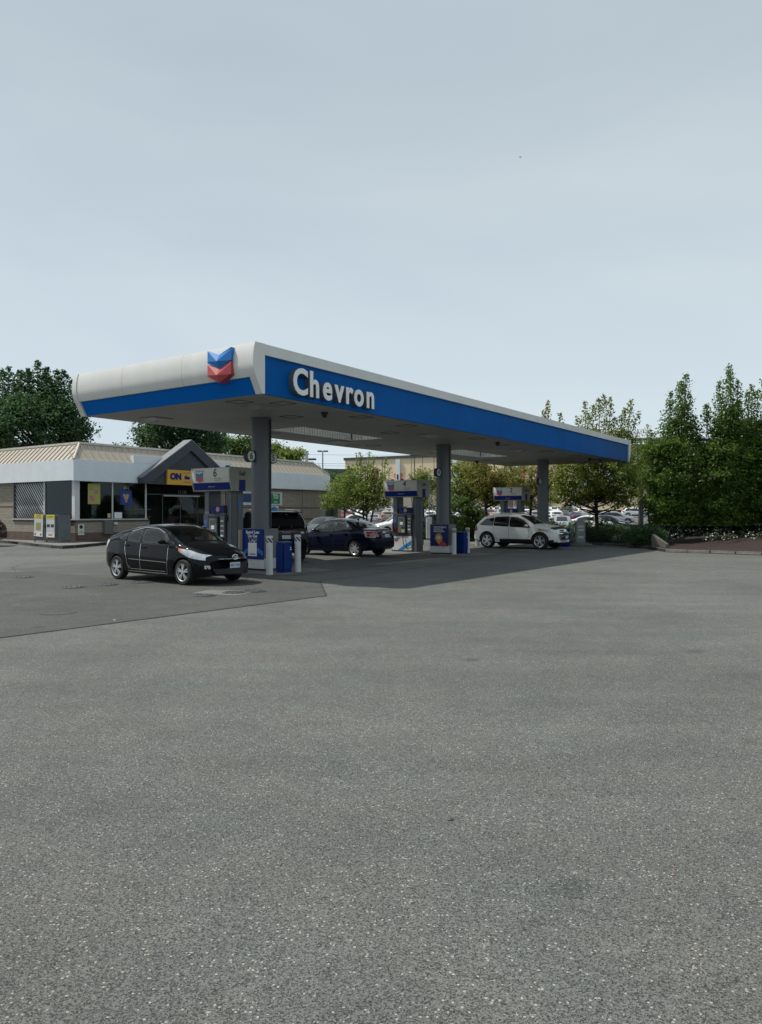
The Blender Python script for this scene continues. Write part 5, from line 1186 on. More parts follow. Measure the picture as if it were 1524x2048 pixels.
# concrete end wall of the bed and the dark side of the steps
def rbox(name, x, y, z0, sx, sy, h, m, ang=0, bevel=.02):
    mb = MB(); mb.box(-sx / 2, sx / 2, -sy / 2, sy / 2, 0, h); return mb.build(name, m, None, bevel, loc=(x, y, z0))
x, y = D(1331, 34.8); mb = MB(); mb.prism([(-.7, 0), (.12, 0), (.12, .16), (.02, .22), (-.7, .62)], 'y', -.12, .12); o = mb.build('ramp_wall', M_KERB, None, bevel=.02, loc=(x, y, .12)); o.rotation_euler = (0, 0, R(-58)); setp(o, 'sloping pale concrete end wall left of the mulch bank', 'low wall')
x, y = D(1332, 41); o = rbox('utility_cabinet', x, y, .15, .75, .6, 1.25, mat('cabinet_green_grey', (.06, .065, .06), .7), 0); setp(o, 'dark grey utility cabinet in the shade beside the first hornbeam', 'utility cabinet')
# handrail beside the steps
rail = empty('handrail', (*D(1290, 43), .1), 0, 'black metal handrail sloping up behind the round bush', 'railing')
def rl(name, a, b, r_=.022):
    mb = MB(); x0, y0 = D(1290, 43); pa = (*D(a[0], 43), CAMH + (HZ - a[1]) * 43 / FPX); pb = (*D(b[0], 43), CAMH + (HZ - b[1]) * 43 / FPX)
    mb.tube([(pa[0] - x0, pa[1] - y0, pa[2] - .1), (pb[0] - x0, pb[1] - y0, pb[2] - .1)], r_, 6); mb.build(name, M_BLACK, rail)
rl('top_rail', (1280, 1053), (1316, 1042)); rl('lower_rail', (1300, 1060), (1316, 1054)); rl('lower_rail', (1300, 1062), (1316, 1057))
for px, yt in ((1286, 1051), (1301, 1046), (1315, 1042)): rl('post', (px, yt), (px, 1078))
# low dark fence and box behind the bushes
x, y = D(1235, 50); o = rbox('loading_dock', x, y, .12, 2.6, .5, .85, M_GREYD); setp(o, 'low dark planter box behind the low bushes, left of the round bush', 'planter box')

# ------------------------------------------------------------------ leaves
def leaves_mesh(name, C, size, m, parent, up=.35, flat=1.0):
    C = np.asarray(C, float); n = len(C)
    a = RNG.normal(size=(n, 3)); a /= np.linalg.norm(a, axis=1)[:, None]
    nrm = RNG.normal(size=(n, 3)); nrm[:, 2] = np.abs(nrm[:, 2]) + up; nrm /= np.linalg.norm(nrm, axis=1)[:, None]
    t = np.cross(nrm, a); t /= np.linalg.norm(t, axis=1)[:, None]; b = np.cross(nrm, t)
    s = (size * RNG.uniform(.6, 1.3, n))[:, None]
    V = np.stack([C - t * s * .5, C - b * s * .33 * flat + nrm * s * .06, C + t * s * .5, C + b * s * .33 * flat + nrm * s * .06], 1).reshape(-1, 3)
    me = bpy.data.meshes.new(name); me.vertices.add(4 * n); me.vertices.foreach_set('co', V.ravel().astype(np.float32))
    me.loops.add(4 * n); me.loops.foreach_set('vertex_index', np.arange(4 * n, dtype=np.int32)); me.polygons.add(n)
    me.polygons.foreach_set('loop_start', np.arange(0, 4 * n, 4, dtype=np.int32)); me.update(calc_edges=True); me.materials.append(m)
    return link(name, me, parent)
def blob_points(blobs, ncl, per, sig, shell=.55, flat=.7):
    """leaf clumps spread through a set of ellipsoids"""
    vol = np.array([b[3] * b[4] * b[5] for b in blobs]) ** .75; vol /= vol.sum(); out_ = []; cents = []
    for b, w in zip(blobs, vol):
        k = max(2, int(ncl * w)); d = RNG.normal(size=(k, 3)); d /= np.linalg.norm(d, axis=1)[:, None]; rr = RNG.uniform(0, 1, k) ** (1 / 3); rr = shell + (1 - shell) * rr - RNG.uniform(0, .35, k) ** 2
        c = np.array(b[:3]) + d * rr[:, None] * np.array(b[3:6]); cents.append(c)
    cents = np.concatenate(cents); k = len(cents); sg = sig * RNG.uniform(.6, 1.4, k)
    pts = cents[:, None, :] + RNG.normal(size=(k, per, 3)) * sg[:, None, None] * np.array([1, 1, flat])
    keep = RNG.uniform(size=(k, per)) < RNG.uniform(.55, 1, k)[:, None]
    return pts[keep], cents
def tree(name, label, cat, x, y, z, H, tr, clear, blobs, ncl, per, sig, size, lm, group=None, shoots=(), stems=1, nl=26, shell=.55, sh_n=90, bark=None, lean=0, shw=.30):
    root = empty(name, (x, y, z), 0, label, cat, group)
    P, C = blob_points(blobs, ncl, per, sig, shell)
    ex = []
    for (sx_, sy_, z0, z1, lx, ly) in shoots:
        k = int(sh_n * (z1 - z0)); t = RNG.uniform(0, 1, k) ** .8; w = shw * (1 - t) ** .8 + .06
        ex.append(np.stack([sx_ + lx * t ** 1.3 + RNG.normal(size=k) * w, sy_ + ly * t + RNG.normal(size=k) * w, z0 + (z1 - z0) * t + RNG.normal(size=k) * .05], 1))
    if ex: P = np.concatenate([P] + ex)
    P = P[P[:, 2] > clear * .6]
    leaves_mesh('crown', P, size, lm, root)
    mb = MB(); r = random.Random(int(x * 13 + y)); top = H * .8
    for s in range(stems):
        ox = (s - (stems - 1) / 2) * .5; pts = []; lx = r.uniform(-.3, .3) + ox * .9
        for i in range(8): t = i / 7; pts.append((ox * .25 + lx * t + .05 * math.sin(i * 2 + s), .06 * math.cos(i * 1.7), top * t))
        mb.tube(pts, [tr / stems ** .5 * (1.25 if i == 0 else 1) * (1 - .8 * i / 7) for i in range(8)], 9)
    idx = RNG.choice(len(C), min(nl, len(C)), replace=False)
    for i in idx:
        c = C[i]; z0 = max(clear * .75, min(c[2] - .25 * abs(c[2] - clear) - .35 * math.hypot(c[0], c[1]), top * .92)); z0 = max(clear * .75, z0)
        q = z0 / top; mid = ((c[0]) * .45, c[1] * .45, z0 + (c[2] - z0) * .35)
        mb.tube([(0, 0, z0), mid, (c[0] * .9, c[1] * .9, c[2] * .95 + z0 * .05)], [tr * .38, tr * .22, tr * .08], 5, cap=False)
    for (sx_, sy_, z0, z1, lx, ly) in shoots: mb.tube([(sx_ * .6, sy_ * .6, z0 - .8), (sx_, sy_, z0), (sx_ + lx * .5, sy_ + ly * .5, (z0 + z1) / 2), (sx_ + lx, sy_ + ly, z1)], [tr * .25, tr * .2, tr * .12, .01], 5, cap=False)
    mb.build('trunk', bark or M_WOOD, root, smooth=True); return root
def zpx(py, d): return CAMH + (HZ - py) * d / FPX
def SH(d, x0px, lst):
    """shoots given as (px, z-base-row, tip row, tip px)"""
    o = []
    for (px, yb, yt, tp) in lst: o.append(((px - x0px) / FPX * d, RNG.uniform(-.5, .5), zpx(yb, d), zpx(yt, d), (tp - px) / FPX * d, 0))
    return o
def at(px, d): return (px - 762) / FPX * d, d
def EL(d, x0, px, py, rx, ry, dy=None, yo=0):
    s = d / FPX; return ((px - x0) * s, yo, zpx(py, d), rx * s, (dy or rx) * s, ry * s)

# large dark trees behind the store
d = 58; x0 = 70; x, y = at(x0, d)
tree('chestnut_tree', 'tall dark green broadleaf tree behind the left end of the store', 'tree', x, y, 0, 13.5, .32, 3.5,
     [EL(d, x0, 60, 865, 112, 52), EL(d, x0, 70, 825, 78, 36), EL(d, x0, 8, 828, 40, 28), EL(d, x0, 125, 828, 38, 28), EL(d, x0, 148, 860, 34, 34), EL(d, x0, 75, 800, 30, 22), EL(d, x0, -40, 860, 60, 60)],
     760, 54, .31, .24, LF_DARK, None, SH(d, x0, [(20, 815, 735, 22), (75, 800, 722, 75), (92, 805, 735, 93), (66, 805, 746, 62), (100, 810, 758, 102), (28, 815, 765, 30), (112, 815, 770, 112), (48, 810, 742, 46), (108, 815, 738, 109), (126, 815, 740, 127), (6, 820, 740, 6), (142, 825, 758, 147), (160, 810, 775, 163), (-10, 800, 752, -12), (60, 790, 740, 60), (84, 780, 748, 84), (34, 790, 762, 36), (116, 800, 755, 117)]), shell=.5, sh_n=120, nl=40, shw=.62)
d = 66; x0 = 345; x, y = at(x0, d)
tree('chestnut_tree', 'dark green tree behind the store roof, its top hidden by the canopy', 'tree', x, y, 0, 11, .28, 3,
     [EL(d, x0, 340, 880, 62, 40), EL(d, x0, 360, 850, 70, 36), EL(d, x0, 410, 880, 40, 40), EL(d, x0, 300, 868, 28, 22), EL(d, x0, 340, 820, 50, 30)], 460, 50, .38, .27, LF_DARK, None, (), shell=.5)
d = 72; x0 = 470; x, y = at(x0, d)
tree('broadleaf_tree', 'brighter green open tree behind the store roof, left of the near column', 'tree', x, y, 0, 9, .22, 3,
     [EL(d, x0, 455, 905, 45, 32), EL(d, x0, 490, 895, 30, 22), EL(d, x0, 430, 885, 25, 20)], 190, 44, .36, .26, LF_MID, None, SH(d, x0, [(450, 885, 866, 446), (478, 885, 868, 480), (496, 890, 870, 500)]), shell=.4, sh_n=26)
d = 74; x0 = 565; x, y = at(x0, d)
tree('broadleaf_tree', 'light green tree above the store roof, right of the near column', 'tree', x, y, 0, 8, .2, 2.6,
     [EL(d, x0, 565, 915, 40, 14), EL(d, x0, 550, 903, 18, 14), EL(d, x0, 590, 910, 18, 12)], 80, 40, .35, .32, LF_LIME, None, SH(d, x0, [(555, 905, 886, 556), (575, 905, 896, 577), (597, 908, 896, 600), (545, 905, 888, 540)]), shell=.4, sh_n=26)
d = 75; x0 = 235; x, y = at(x0, d)
tree('broadleaf_tree', 'tiny tree tip just showing above the store ridge', 'tree', x, y, 0, 8, .2, 4, [EL(d, x0, 240, 905, 26, 12)], 24, 30, .25, .26, LF_DARK, None, SH(d, x0, [(232, 898, 885, 231), (256, 900, 886, 257)]), sh_n=30)
# trees between the forecourt and the car park
d = 50; x0 = 735; x, y = at(x0, d)
tree('young_maple', 'yellow-green multi-stemmed young tree between the store and pump 4', 'tree', x, y, .0, 6, .14, 1.6,
     [EL(d, x0, 735, 985, 52, 38), EL(d, x0, 690, 985, 42, 36), EL(d, x0, 765, 990, 38, 30), EL(d, x0, 720, 950, 30, 26), EL(d, x0, 665, 1000, 26, 18), EL(d, x0, 755, 955, 18, 20)],
     330, 34, .17, .15, LF_LIME, 'small trees along the car park edge', SH(d, x0, [(722, 950, 905, 720), (735, 950, 903, 738), (716, 950, 908, 713), (745, 955, 912, 749), (700, 960, 930, 697), (768, 965, 915, 771), (775, 970, 935, 780)]), stems=3, shell=.3, sh_n=60, nl=40, shw=.16)
d = 56; x0 = 692; x, y = at(x0, d)
tree('young_maple', 'green slender tree with one straight stem behind the sedan roof', 'tree', x, y, .0, 5, .10, 1.3,
     [EL(d, x0, 685, 990, 36, 28), EL(d, x0, 700, 965, 26, 26)], 120, 34, .18, .16, LF_MID, 'small trees along the car park edge', (), shell=.3)
d = 90; x0 = 668; x, y = at(x0, d)
tree('conifer', 'dark dense tree behind the end of the store', 'tree', x, y, .2, 5, .2, .5, [EL(d, x0, 668, 975, 30, 24), EL(d, x0, 655, 960, 16, 14)], 120, 40, .35, .3, LF_DARK, None, (), shell=.4)
d = 51; x0 = 930; x, y = at(x0, d)
tree('young_maple', 'green leafy tree between the middle column and pump 2', 'tree', x, y, .1, 6, .15, 1.5,
     [EL(d, x0, 925, 965, 48, 42), EL(d, x0, 960, 975, 48, 44), EL(d, x0, 900, 1000, 32, 28), EL(d, x0, 985, 985, 30, 34)], 360, 34, .18, .16, LF_YEL, 'small trees along the car park edge', SH(d, x0, [(905, 950, 915, 902), (940, 940, 912, 942), (965, 945, 915, 968)]), stems=2, shell=.3, nl=36)
d = 47; x0 = 972; x, y = at(x0, d)
tree('young_maple', 'bronze-green young tree left of pump 2, over the white crossover roof', 'tree', x, y, .1, 6, .13, 1.9,
     [EL(d, x0, 972, 960, 46, 30), EL(d, x0, 985, 990, 36, 24), EL(d, x0, 1015, 965, 36, 30), EL(d, x0, 950, 935, 30, 20)], 230, 34, .16, .15, LF_BRONZE, 'small trees along the car park edge', (), shell=.3)
d = 53; x0 = 848; x, y = at(x0, d)
tree('young_maple', 'green tree between pump 4 and the middle column', 'tree', x, y, .1, 5.5, .10, 1.6, [EL(d, x0, 852, 985, 26, 44), EL(d, x0, 842, 965, 18, 26)], 110, 34, .18, .15, LF_LIME, 'small trees along the car park edge', SH(d, x0, [(826, 975, 950, 820), (835, 960, 938, 838)]), shell=.3)
d = 54; x0 = 1060; x, y = at(x0, d)
tree('young_maple', 'bronze-green tree behind pump 2 and the far column', 'tree', x, y, .1, 6.5, .14, 1.7,
     [EL(d, x0, 1050, 960, 50, 34), EL(d, x0, 1065, 990, 46, 32), EL(d, x0, 1095, 950, 40, 40)], 300, 34, .18, .16, LF_BRONZE, 'small trees along the car park edge', SH(d, x0, [(1095, 880, 804, 1096), (1090, 880, 825, 1087), (1120, 890, 828, 1121)]), shell=.3, shw=.15)
d = 46; x0 = 1192; x, y = at(x0, d)
tree('maple_tree', 'large yellow-green maple with upright tips and a straight trunk, right of the canopy end', 'tree', x, y, .1, 8, .14, 2.0,
     [EL(d, x0, 1190, 960, 84, 50), EL(d, x0, 1150, 975, 60, 42), EL(d, x0, 1240, 965, 56, 46), EL(d, x0, 1180, 910, 70, 42), EL(d, x0, 1235, 900, 50, 40), EL(d, x0, 1205, 880, 44, 24), EL(d, x0, 1140, 1000, 40, 20), EL(d, x0, 1230, 1000, 44, 22), EL(d, x0, 1170, 882, 26, 20)],
     760, 38, .18, .155, LF_YEL, 'small trees along the car park edge',
     SH(d, x0, [(1160, 870, 835, 1156), (1168, 865, 808, 1168), (1180, 865, 830, 1182), (1200, 860, 800, 1198), (1206, 860, 793, 1206), (1220, 860, 798, 1221), (1215, 860, 840, 1217), (1240, 870, 835, 1238), (1252, 865, 818, 1254), (1262, 862, 800, 1267), (1268, 866, 828, 1283), (1266, 895, 865, 1281), (1190, 860, 812, 1191), (1226, 865, 838, 1229)]), shell=.3, sh_n=95, nl=60, shw=.17)
d = 60; x0 = 1300; x, y = at(x0, d)
tree('maple_tree', 'small yellow-green tree half hidden between the maple and the hornbeams', 'tree', x, y, .1, 5, .12, 1.6,
     [EL(d, x0, 1288, 960, 34, 50), EL(d, x0, 1300, 910, 24, 30), EL(d, x0, 1270, 930, 26, 40)], 210, 34, .2, .17, LF_YEL, 'small trees along the car park edge', SH(d, x0, [(1296, 880, 850, 1296)]), shell=.3)
# hornbeams on the right: spires above, broad dense skirts below
def hornbeam(x0, d, toppx, topy, spires, skirt, label, n=1.0):
    x, y = at(x0, d); bl = []
    for k, py in enumerate(range(900, 1066, 27)): bl.append(EL(d, x0, skirt[0] + (skirt[1] - skirt[0]) / 2 + (12 if k % 2 else -10), py, (skirt[1] - skirt[0]) / 2 * (1 - .06 * abs(k - 2)), 24))
    bl += [EL(d, x0, toppx, (topy + 900) / 2 + 34, 19, (900 - topy) / 2 - 20), EL(d, x0, toppx - 17, 872, 18, 34), EL(d, x0, toppx + 18, 872, 18, 34)]
    return tree('hornbeam', label, 'tree', x, y, .8, zpx(topy, d) - .8, .13, .5, [(b[0], b[1], b[2] - .8, b[3], b[4], b[5]) for b in bl], int(1150 * n), 36, .15, .13, LF_HORN, 'upright hornbeams on the mulch bank',
        [(s[0], s[1], s[2] - .8, s[3] - .8, s[4], s[5]) for s in SH(d, x0, spires)], stems=2, shell=.25, sh_n=140, nl=50, shw=.24)
hornbeam(1358, 38, 1364, 752, [(1362, 860, 750, 1366), (1352, 860, 765, 1356), (1376, 860, 790, 1386), (1340, 870, 800, 1343), (1395, 870, 830, 1398), (1330, 880, 850, 1326), (1368, 860, 765, 1372), (1305, 900, 862, 1300), (1346, 860, 780, 1349)], (1285, 1400), 'leftmost tall hornbeam with a pointed crown')
hornbeam(1455, 37.5, 1457, 735, [(1457, 860, 732, 1457), (1448, 860, 760, 1446), (1466, 860, 765, 1470), (1435, 870, 790, 1432), (1480, 865, 800, 1482), (1420, 870, 808, 1417), (1410, 880, 820, 1408), (1452, 860, 745, 1452)], (1390, 1500), 'tallest hornbeam with the highest pointed tip, second from the left')
hornbeam(1506, 39, 1500, 772, [(1500, 860, 770, 1500), (1493, 860, 785, 1491), (1512, 860, 780, 1515), (1484, 870, 800, 1482)], (1465, 1545), 'third hornbeam from the left, a little lower, close to the frame edge', .7)
hornbeam(1545, 37, 1540, 755, [(1532, 860, 757, 1528), (1545, 860, 762, 1548), (1560, 860, 780, 1563)], (1500, 1600), 'hornbeam cut by the right edge of the picture', .8)
hornbeam(1640, 37, 1640, 770, [(1640, 860, 765, 1640), (1620, 860, 790, 1618)], (1590, 1700), 'hornbeam standing just outside the right edge', .5)
# dense dark hedge behind the trunks
def bush(name, label, cat, px, py, d, rx, ry, n, size, lm, group=None, zoff=0, kind=None, extra=()):
    x, y = at(px, d); z0 = zoff; root = empty(name, (x, y, z0), 0, label, cat, group)
    bl = [(0, 0, ry * .45, rx, rx * .8, ry * .55)] + [tuple(e) for e in extra]
    P, C = blob_points(bl, int(n * 1.9), 36, .10, .6, .8); P = P[P[:, 2] > .02]; leaves_mesh('foliage', P, size, lm, root)
    mb = MB(); 
    for i in RNG.choice(len(C), min(14, len(C)), replace=False): mb.tube([(0, 0, 0), tuple(C[i] * .5), tuple(C[i])], [.03, .02, .008], 5, cap=False)
    mb.build('stems', M_WOOD, root); return root
hx = [(1320 + i * 48) for i in range(9)]
hroot = empty('evergreen_hedge', (*at(1450, 42), .3), 0, 'dark evergreen hedge in deep shade behind the hornbeam trunks', 'hedge')
bl = [((px - 1450) / FPX * 42, RNG.uniform(-.3, .4), 1.2, 1.05, .9, 1.75) for px in range(1345, 1760, 26)]
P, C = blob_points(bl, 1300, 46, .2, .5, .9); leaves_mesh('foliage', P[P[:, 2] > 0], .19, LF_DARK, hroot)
mb = MB()
for b in bl: mb.tube([(b[0], b[1], -.3), (b[0], b[1], .3), (b[0], b[1], 1.2), (b[0] + .1, b[1], 2.2)], [.30, .48, .45, .1], 7)  # thick dark cores, not real stems, added to block light through hedge gaps
mb.build('stems', M_WOOD, hroot)
# bushes in the bed
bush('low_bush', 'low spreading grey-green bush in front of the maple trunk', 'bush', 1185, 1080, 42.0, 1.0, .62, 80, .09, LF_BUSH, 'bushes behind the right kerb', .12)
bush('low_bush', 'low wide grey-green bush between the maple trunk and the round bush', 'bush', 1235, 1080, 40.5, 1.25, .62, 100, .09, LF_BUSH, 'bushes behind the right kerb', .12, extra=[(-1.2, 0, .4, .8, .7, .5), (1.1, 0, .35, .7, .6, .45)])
bush('round_bush', 'tall rounded dark green bush at the end of the kerb', 'bush', 1288, 1080, 37.0, .95, 1.05, 260, .075, LF_DARK, 'bushes behind the right kerb', .12, extra=[(.35, -.1, .38, .85, .7, .5), (0, 0, .4, .6, .5, .45)])
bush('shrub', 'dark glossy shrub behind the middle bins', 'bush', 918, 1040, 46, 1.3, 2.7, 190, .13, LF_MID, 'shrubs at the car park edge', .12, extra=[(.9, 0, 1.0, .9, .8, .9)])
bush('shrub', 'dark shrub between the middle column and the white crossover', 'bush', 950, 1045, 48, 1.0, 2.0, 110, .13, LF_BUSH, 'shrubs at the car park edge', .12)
bush('hedge', 'dark clipped hedge in front of the pale silver sedan', 'hedge', 1140, 1070, 47, 1.6, 1.05, 150, .1, LF_DARK, 'hedges at the car park edge', .12, extra=[(1.8, .2, .6, 1.3, .8, .8), (-1.8, .2, .6, 1.3, .8, .8)])
bush('hedge', 'dark hedge right of the maple trunk, behind the low bushes', 'hedge', 1225, 1068, 49, 1.5, .85, 120, .1, LF_DARK, 'hedges at the car park edge', .12, extra=[(-1.8, .2, .5, 1.3, .8, .7)])
bush('low_bush', 'dry low plant in the bed under pump 4 and the sign post', 'bush', 845, 1068, 49, .9, .6, 40, .09, LF_BUSH, 'shrubs at the car park edge', .12)
# pale flowering plants along the bank
fl = [(1352, 37.2), (1362, 36.6), (1378, 37.4), (1392, 37.2), (1402, 37), (1418, 34.6), (1428, 35.6), (1440, 36), (1452, 34.8), (1463, 35), (1480, 35), (1497, 35), (1512, 34.6), (1524, 35.2)]
for i, (px, d) in enumerate(fl):
    x, y = at(px, d); k0 = float(np.interp(x, [p[0] for p in kr2], [p[1] for p in kr2])) + .9; t = max(0, (y - k0) / 12); zg = .12 + .35 * math.sin(min(1, t * 1.6) * math.pi / 2)
    o = empty('flowering_plant', (x, y, zg), 0, '%s small white-flowered plant from the left on the dark mulch bank' % ORD[i], 'flowering plant', 'white-flowered plants on the mulch bank')
    h = rc.uniform(.35, .6); P = np.stack([RNG.normal(size=44) * .17, RNG.normal(size=44) * .15, np.abs(RNG.normal(size=44)) * h * .5 + .08], 1)
    leaves_mesh('leaves', P, .08, LF_BUSH, o); Q = np.stack([RNG.normal(size=11) * .17, RNG.normal(size=11) * .13, RNG.uniform(.1, h, 11)], 1); leaves_mesh('flowers', Q, .085, LF_FLOWER, o)['kind'] = 'stuff'
# white sign post in the bed by pump 4
x, y = D(858, 47); o = rbox('sign_pillar', x, y, .12, .36, .3, 1.35, M_TRIMW, 0, .02); setp(o, 'short white pillar in the bed left of the middle column', 'pillar')
x, y = D(858, 49); mb = MB(); mb.tube([(0, 0, 0), (0, 0, 4.2)], .035, 8); o = mb.build('sign_post', M_STEEL, None, loc=(x, y, .1)); setp(o, 'thin bare steel post rising behind the white pillar', 'post')

# ------------------------------------------------------------------ far buildings
M_BEIGE = mat('beige_store_wall', (.72, .58, .39), .85, var=.06, vscale=.3)
dB = 205; gz = terrain_z(dB)
def bx(px): return (px - 762) / FPX * dB
def bxx(px): r_ = (px - 762) / FPX; return (r_ * dB - bx(690)) / (.883 + .469 * r_)
big = empty('warehouse_store', (bx(690), dB, gz), math.atan2(-.469, .883), 'long beige warehouse store with coral diamond panels beyond the car park', 'building')
def bb(name, m, boxes, bevel=0):
    mb = MB()
    for b in boxes: mb.box(*b)
    return mb.build(name, m, big, bevel)
Htop = zpx(921, dB) - gz; bb('wall', M_BEIGE, [(0, bxx(1420), 0, 40, 0, Htop)])
bb('parapet_cap', M_GREYD, [(-.3, bxx(1420), -.3, .3, Htop, Htop + .7)])
M_PIL = mat('white_pier', (.60, .66, .68), .7)
for px in (797, 910, 1035, 1150): bb('pier', M_PIL, [(bxx(px) - .62, bxx(px) + .62, -.5, -.02, 0, Htop - .3)])
M_CORAL = mat('coral_panel', (.58, .16, .12), .7)
def kite(px, w=1.0):
    mb = MB(); x = bxx(px); zt = zpx(944, dB - .469 * x) - gz; mb.prism([(x - 1.3 * w, zt - .5), (x, zt + .2), (x + 1.3 * w, zt - .5), (x + .4, zt - 3.7), (x - .4, zt - 3.7)], 'y', -.3, -.05); mb.build('coral_kite', M_CORAL, big)
for px in (748, 797, 844, 893, 941, 990, 1040, 1090): kite(px, 1.0)
bb('pier_emblem', M_BLACK, [(bxx(795.5), bxx(798.5), -.56, -.505, zpx(951, dB) - gz - 1.5, zpx(943, dB) - gz - 1.2)])
mb = MB(); 
for px in (768, 824, 880, 960, 1020, 1075): x = bxx(px); zt = zpx(953, dB - .469 * x) - gz; mb = MB(); mb.prism([(x - 3.2, 0), (x - 3.2, zt - 1.6), (x, zt), (x + 3.2, zt - 1.6), (x + 3.2, 0)], 'y', -.5, -.04); mb.build('grey_zigzag', mat('zigzag_grey', (.36, .31, .26), .8), big)
for px in (730, 765, 823, 845, 868, 935, 980, 1010): bb('panel_joint', mat('joint_beige', (.30, .25, .19), .9), [(bxx(px) - .1, bxx(px) + .1, -.03, -.005, 0, Htop - .1)])
bb('teal_glazing', mat('teal_glass', (.22, .42, .44), .2, spec=.8), [(bxx(1155), bxx(1300), -.6, -.05, Htop * .48, Htop * .93)]); bb('white_band', M_PIL, [(bxx(1150), bxx(1310), -.9, -.62, Htop * .40, Htop * .46)])
for px in range(1165, 1300, 18): bb('mullion', M_PIL, [(bxx(px) - .25, bxx(px) + .25, -.9, -.62, Htop * .48, Htop * .93)])
bb('doorway', M_GREYD, [(bxx(1005), bxx(1028), -.5, -.05, 0, Htop * .3)])
gb = empty('office_block', (*D(664, 150), terrain_z(150)), R(18), 'low grey-brown building with a dark eave behind the end of the store', 'building')
def gbb(name, m, b): mb = MB(); mb.box(*b); return mb.build(name, m, gb)
Hg = zpx(943, 150) - terrain_z(150)
gbb('wall', mat('taupe_wall', (.19, .175, .14), .9, var=.1), (-3.5, 4, 0, 12, 0, Hg)); gbb('wall_return', mat('taupe_wall', (.19, .175, .14)), (-9, -3.52, -1.5, 10, 0, Hg - 1.2)); gbb('eave', M_GREYD, (-4.2, 4.8, -.8, 12, Hg, Hg + .5)); gbb('eave_lower', M_GREYD, (-9.4, -3.5, -2, 10, Hg - 1.2, Hg - .7))
# dark gantry behind the hornbeams
x, y = D(1345, 80); ga = empty('steel_gantry', (x, y, terrain_z(80)), R(4), 'dark steel lattice beam seen through the hornbeam tops', 'gantry')
z1 = zpx(880, 80) ; z0_ = zpx(892, 80)
for i, (a, b) in enumerate(((-4.5, 8),)):
    for zz in (z1, z0_): mb = MB(); mb.box(a, b, -.12, .12, zz - .13, zz + .13); mb.build('beam', M_BLACK, ga)
    for k in range(13): mb = MB(); xx = a + k * (b - a) / 12; mb.box(xx - .09, xx + .09, -.1, .1, z0_ + .14, z1 - .14); mb.build('strut', M_BLACK, ga)
for xx in (-3.5, 7.4): mb = MB(); mb.box(xx - .2, xx + .2, -.2, .2, 0, z0_ - .14); mb.build('gantry_post', M_BLACK, ga)
# car park lights
def lamp(px, ytop, d, heads, label, r_=.10):
    x, y = D(px, d); z = terrain_z(d); h = zpx(ytop, d) - z; o = empty('car_park_light', (x, y, z), 0, label, 'lamp post', 'tall light poles of the car park')
    mb = MB(); mb.tube([(0, 0, 0), (0, 0, h)], [r_ * 1.2, r_ * .7], 8); mb.build('pole', M_GREYD, o)
    for (a, b) in heads: mb = MB(); mb.box(a, b, -.25, .25, h - .12, h + .06); mb.build('lamp_head', M_GREYD, o, bevel=.03)
lamp(645.5, 902, 105, [(-.75, -.1), (.1, .75)], 'tall pole with two flat lamp heads left of the beige warehouse')
lamp(829, 911, 110, [(-.7, -.1), (.1, .7)], 'tall pole whose top touches the canopy edge, above pump 4')
lamp(612, 918, 80, [(.2, 1.1)], 'lamp with one head just above the far end of the store ridge', .08)
lamp(705, 1000, 95, [(-.3, .3)], 'short light pole in the car park behind the sedan roof', .05)
# overhead wires
def wire(px0, py0, d0, px1, py1, d1, label):
    p = Vector((*D(px0, d0), zpx(py0, d0))); q = Vector((*D(px1, d1), zpx(py1, d1))); mb = MB(); pts = []
    for i in range(13): t = i / 12; v = p.lerp(q, t); v.z -= 1.2 * math.sin(t * math.pi); pts.append(tuple(v - p))
    mb.tube(pts, .035, 5); o = mb.build('power_line', M_GREYD, None, loc=tuple(p)); setp(o, label, 'power line', 'overhead power lines'); return o
wire(300, 899, 230, 1100, 905, 210, 'highest overhead wire crossing the sky above the store')
wire(300, 917, 230, 1100, 922, 210, 'middle overhead wire crossing behind the lamp pole')
wire(300, 922, 230, 1100, 926, 210, 'lowest overhead wire crossing behind the lamp pole')
wire(1180, 862, 150, 1700, 838, 120, 'upper wire between the maple tips and the hornbeams'); wire(1180, 872, 150, 1700, 846, 120, 'lower wire between the maple tips and the hornbeams')
# distant tree belt behind everything, plus an unseen belt behind the camera
far = empty('distant_and_unseen_trees', (0, 0, 0)); far['kind'] = 'stuff'; bl = [((px - 762) / FPX * 260, 260 + RNG.uniform(-6, 6), terrain_z(240) + 3, 9, 6, RNG.uniform(4, 7.5)) for px in list(range(-200, 660, 44)) + list(range(1420, 2000, 44))]
bl += [(62 * math.sin(a) + RNG.uniform(-4, 4), 62 * math.cos(a) - 8, 3.5, 7, 5, RNG.uniform(4, 7)) for a in np.linspace(1.45, 4.9, 34)]  # unseen belt beside and behind the camera, added to darken horizon reflections
P, C = blob_points(bl, 1900, 30, 1.3, .6, .8); f = leaves_mesh('foliage_mass', P, 1.1, LF_DARK, far)

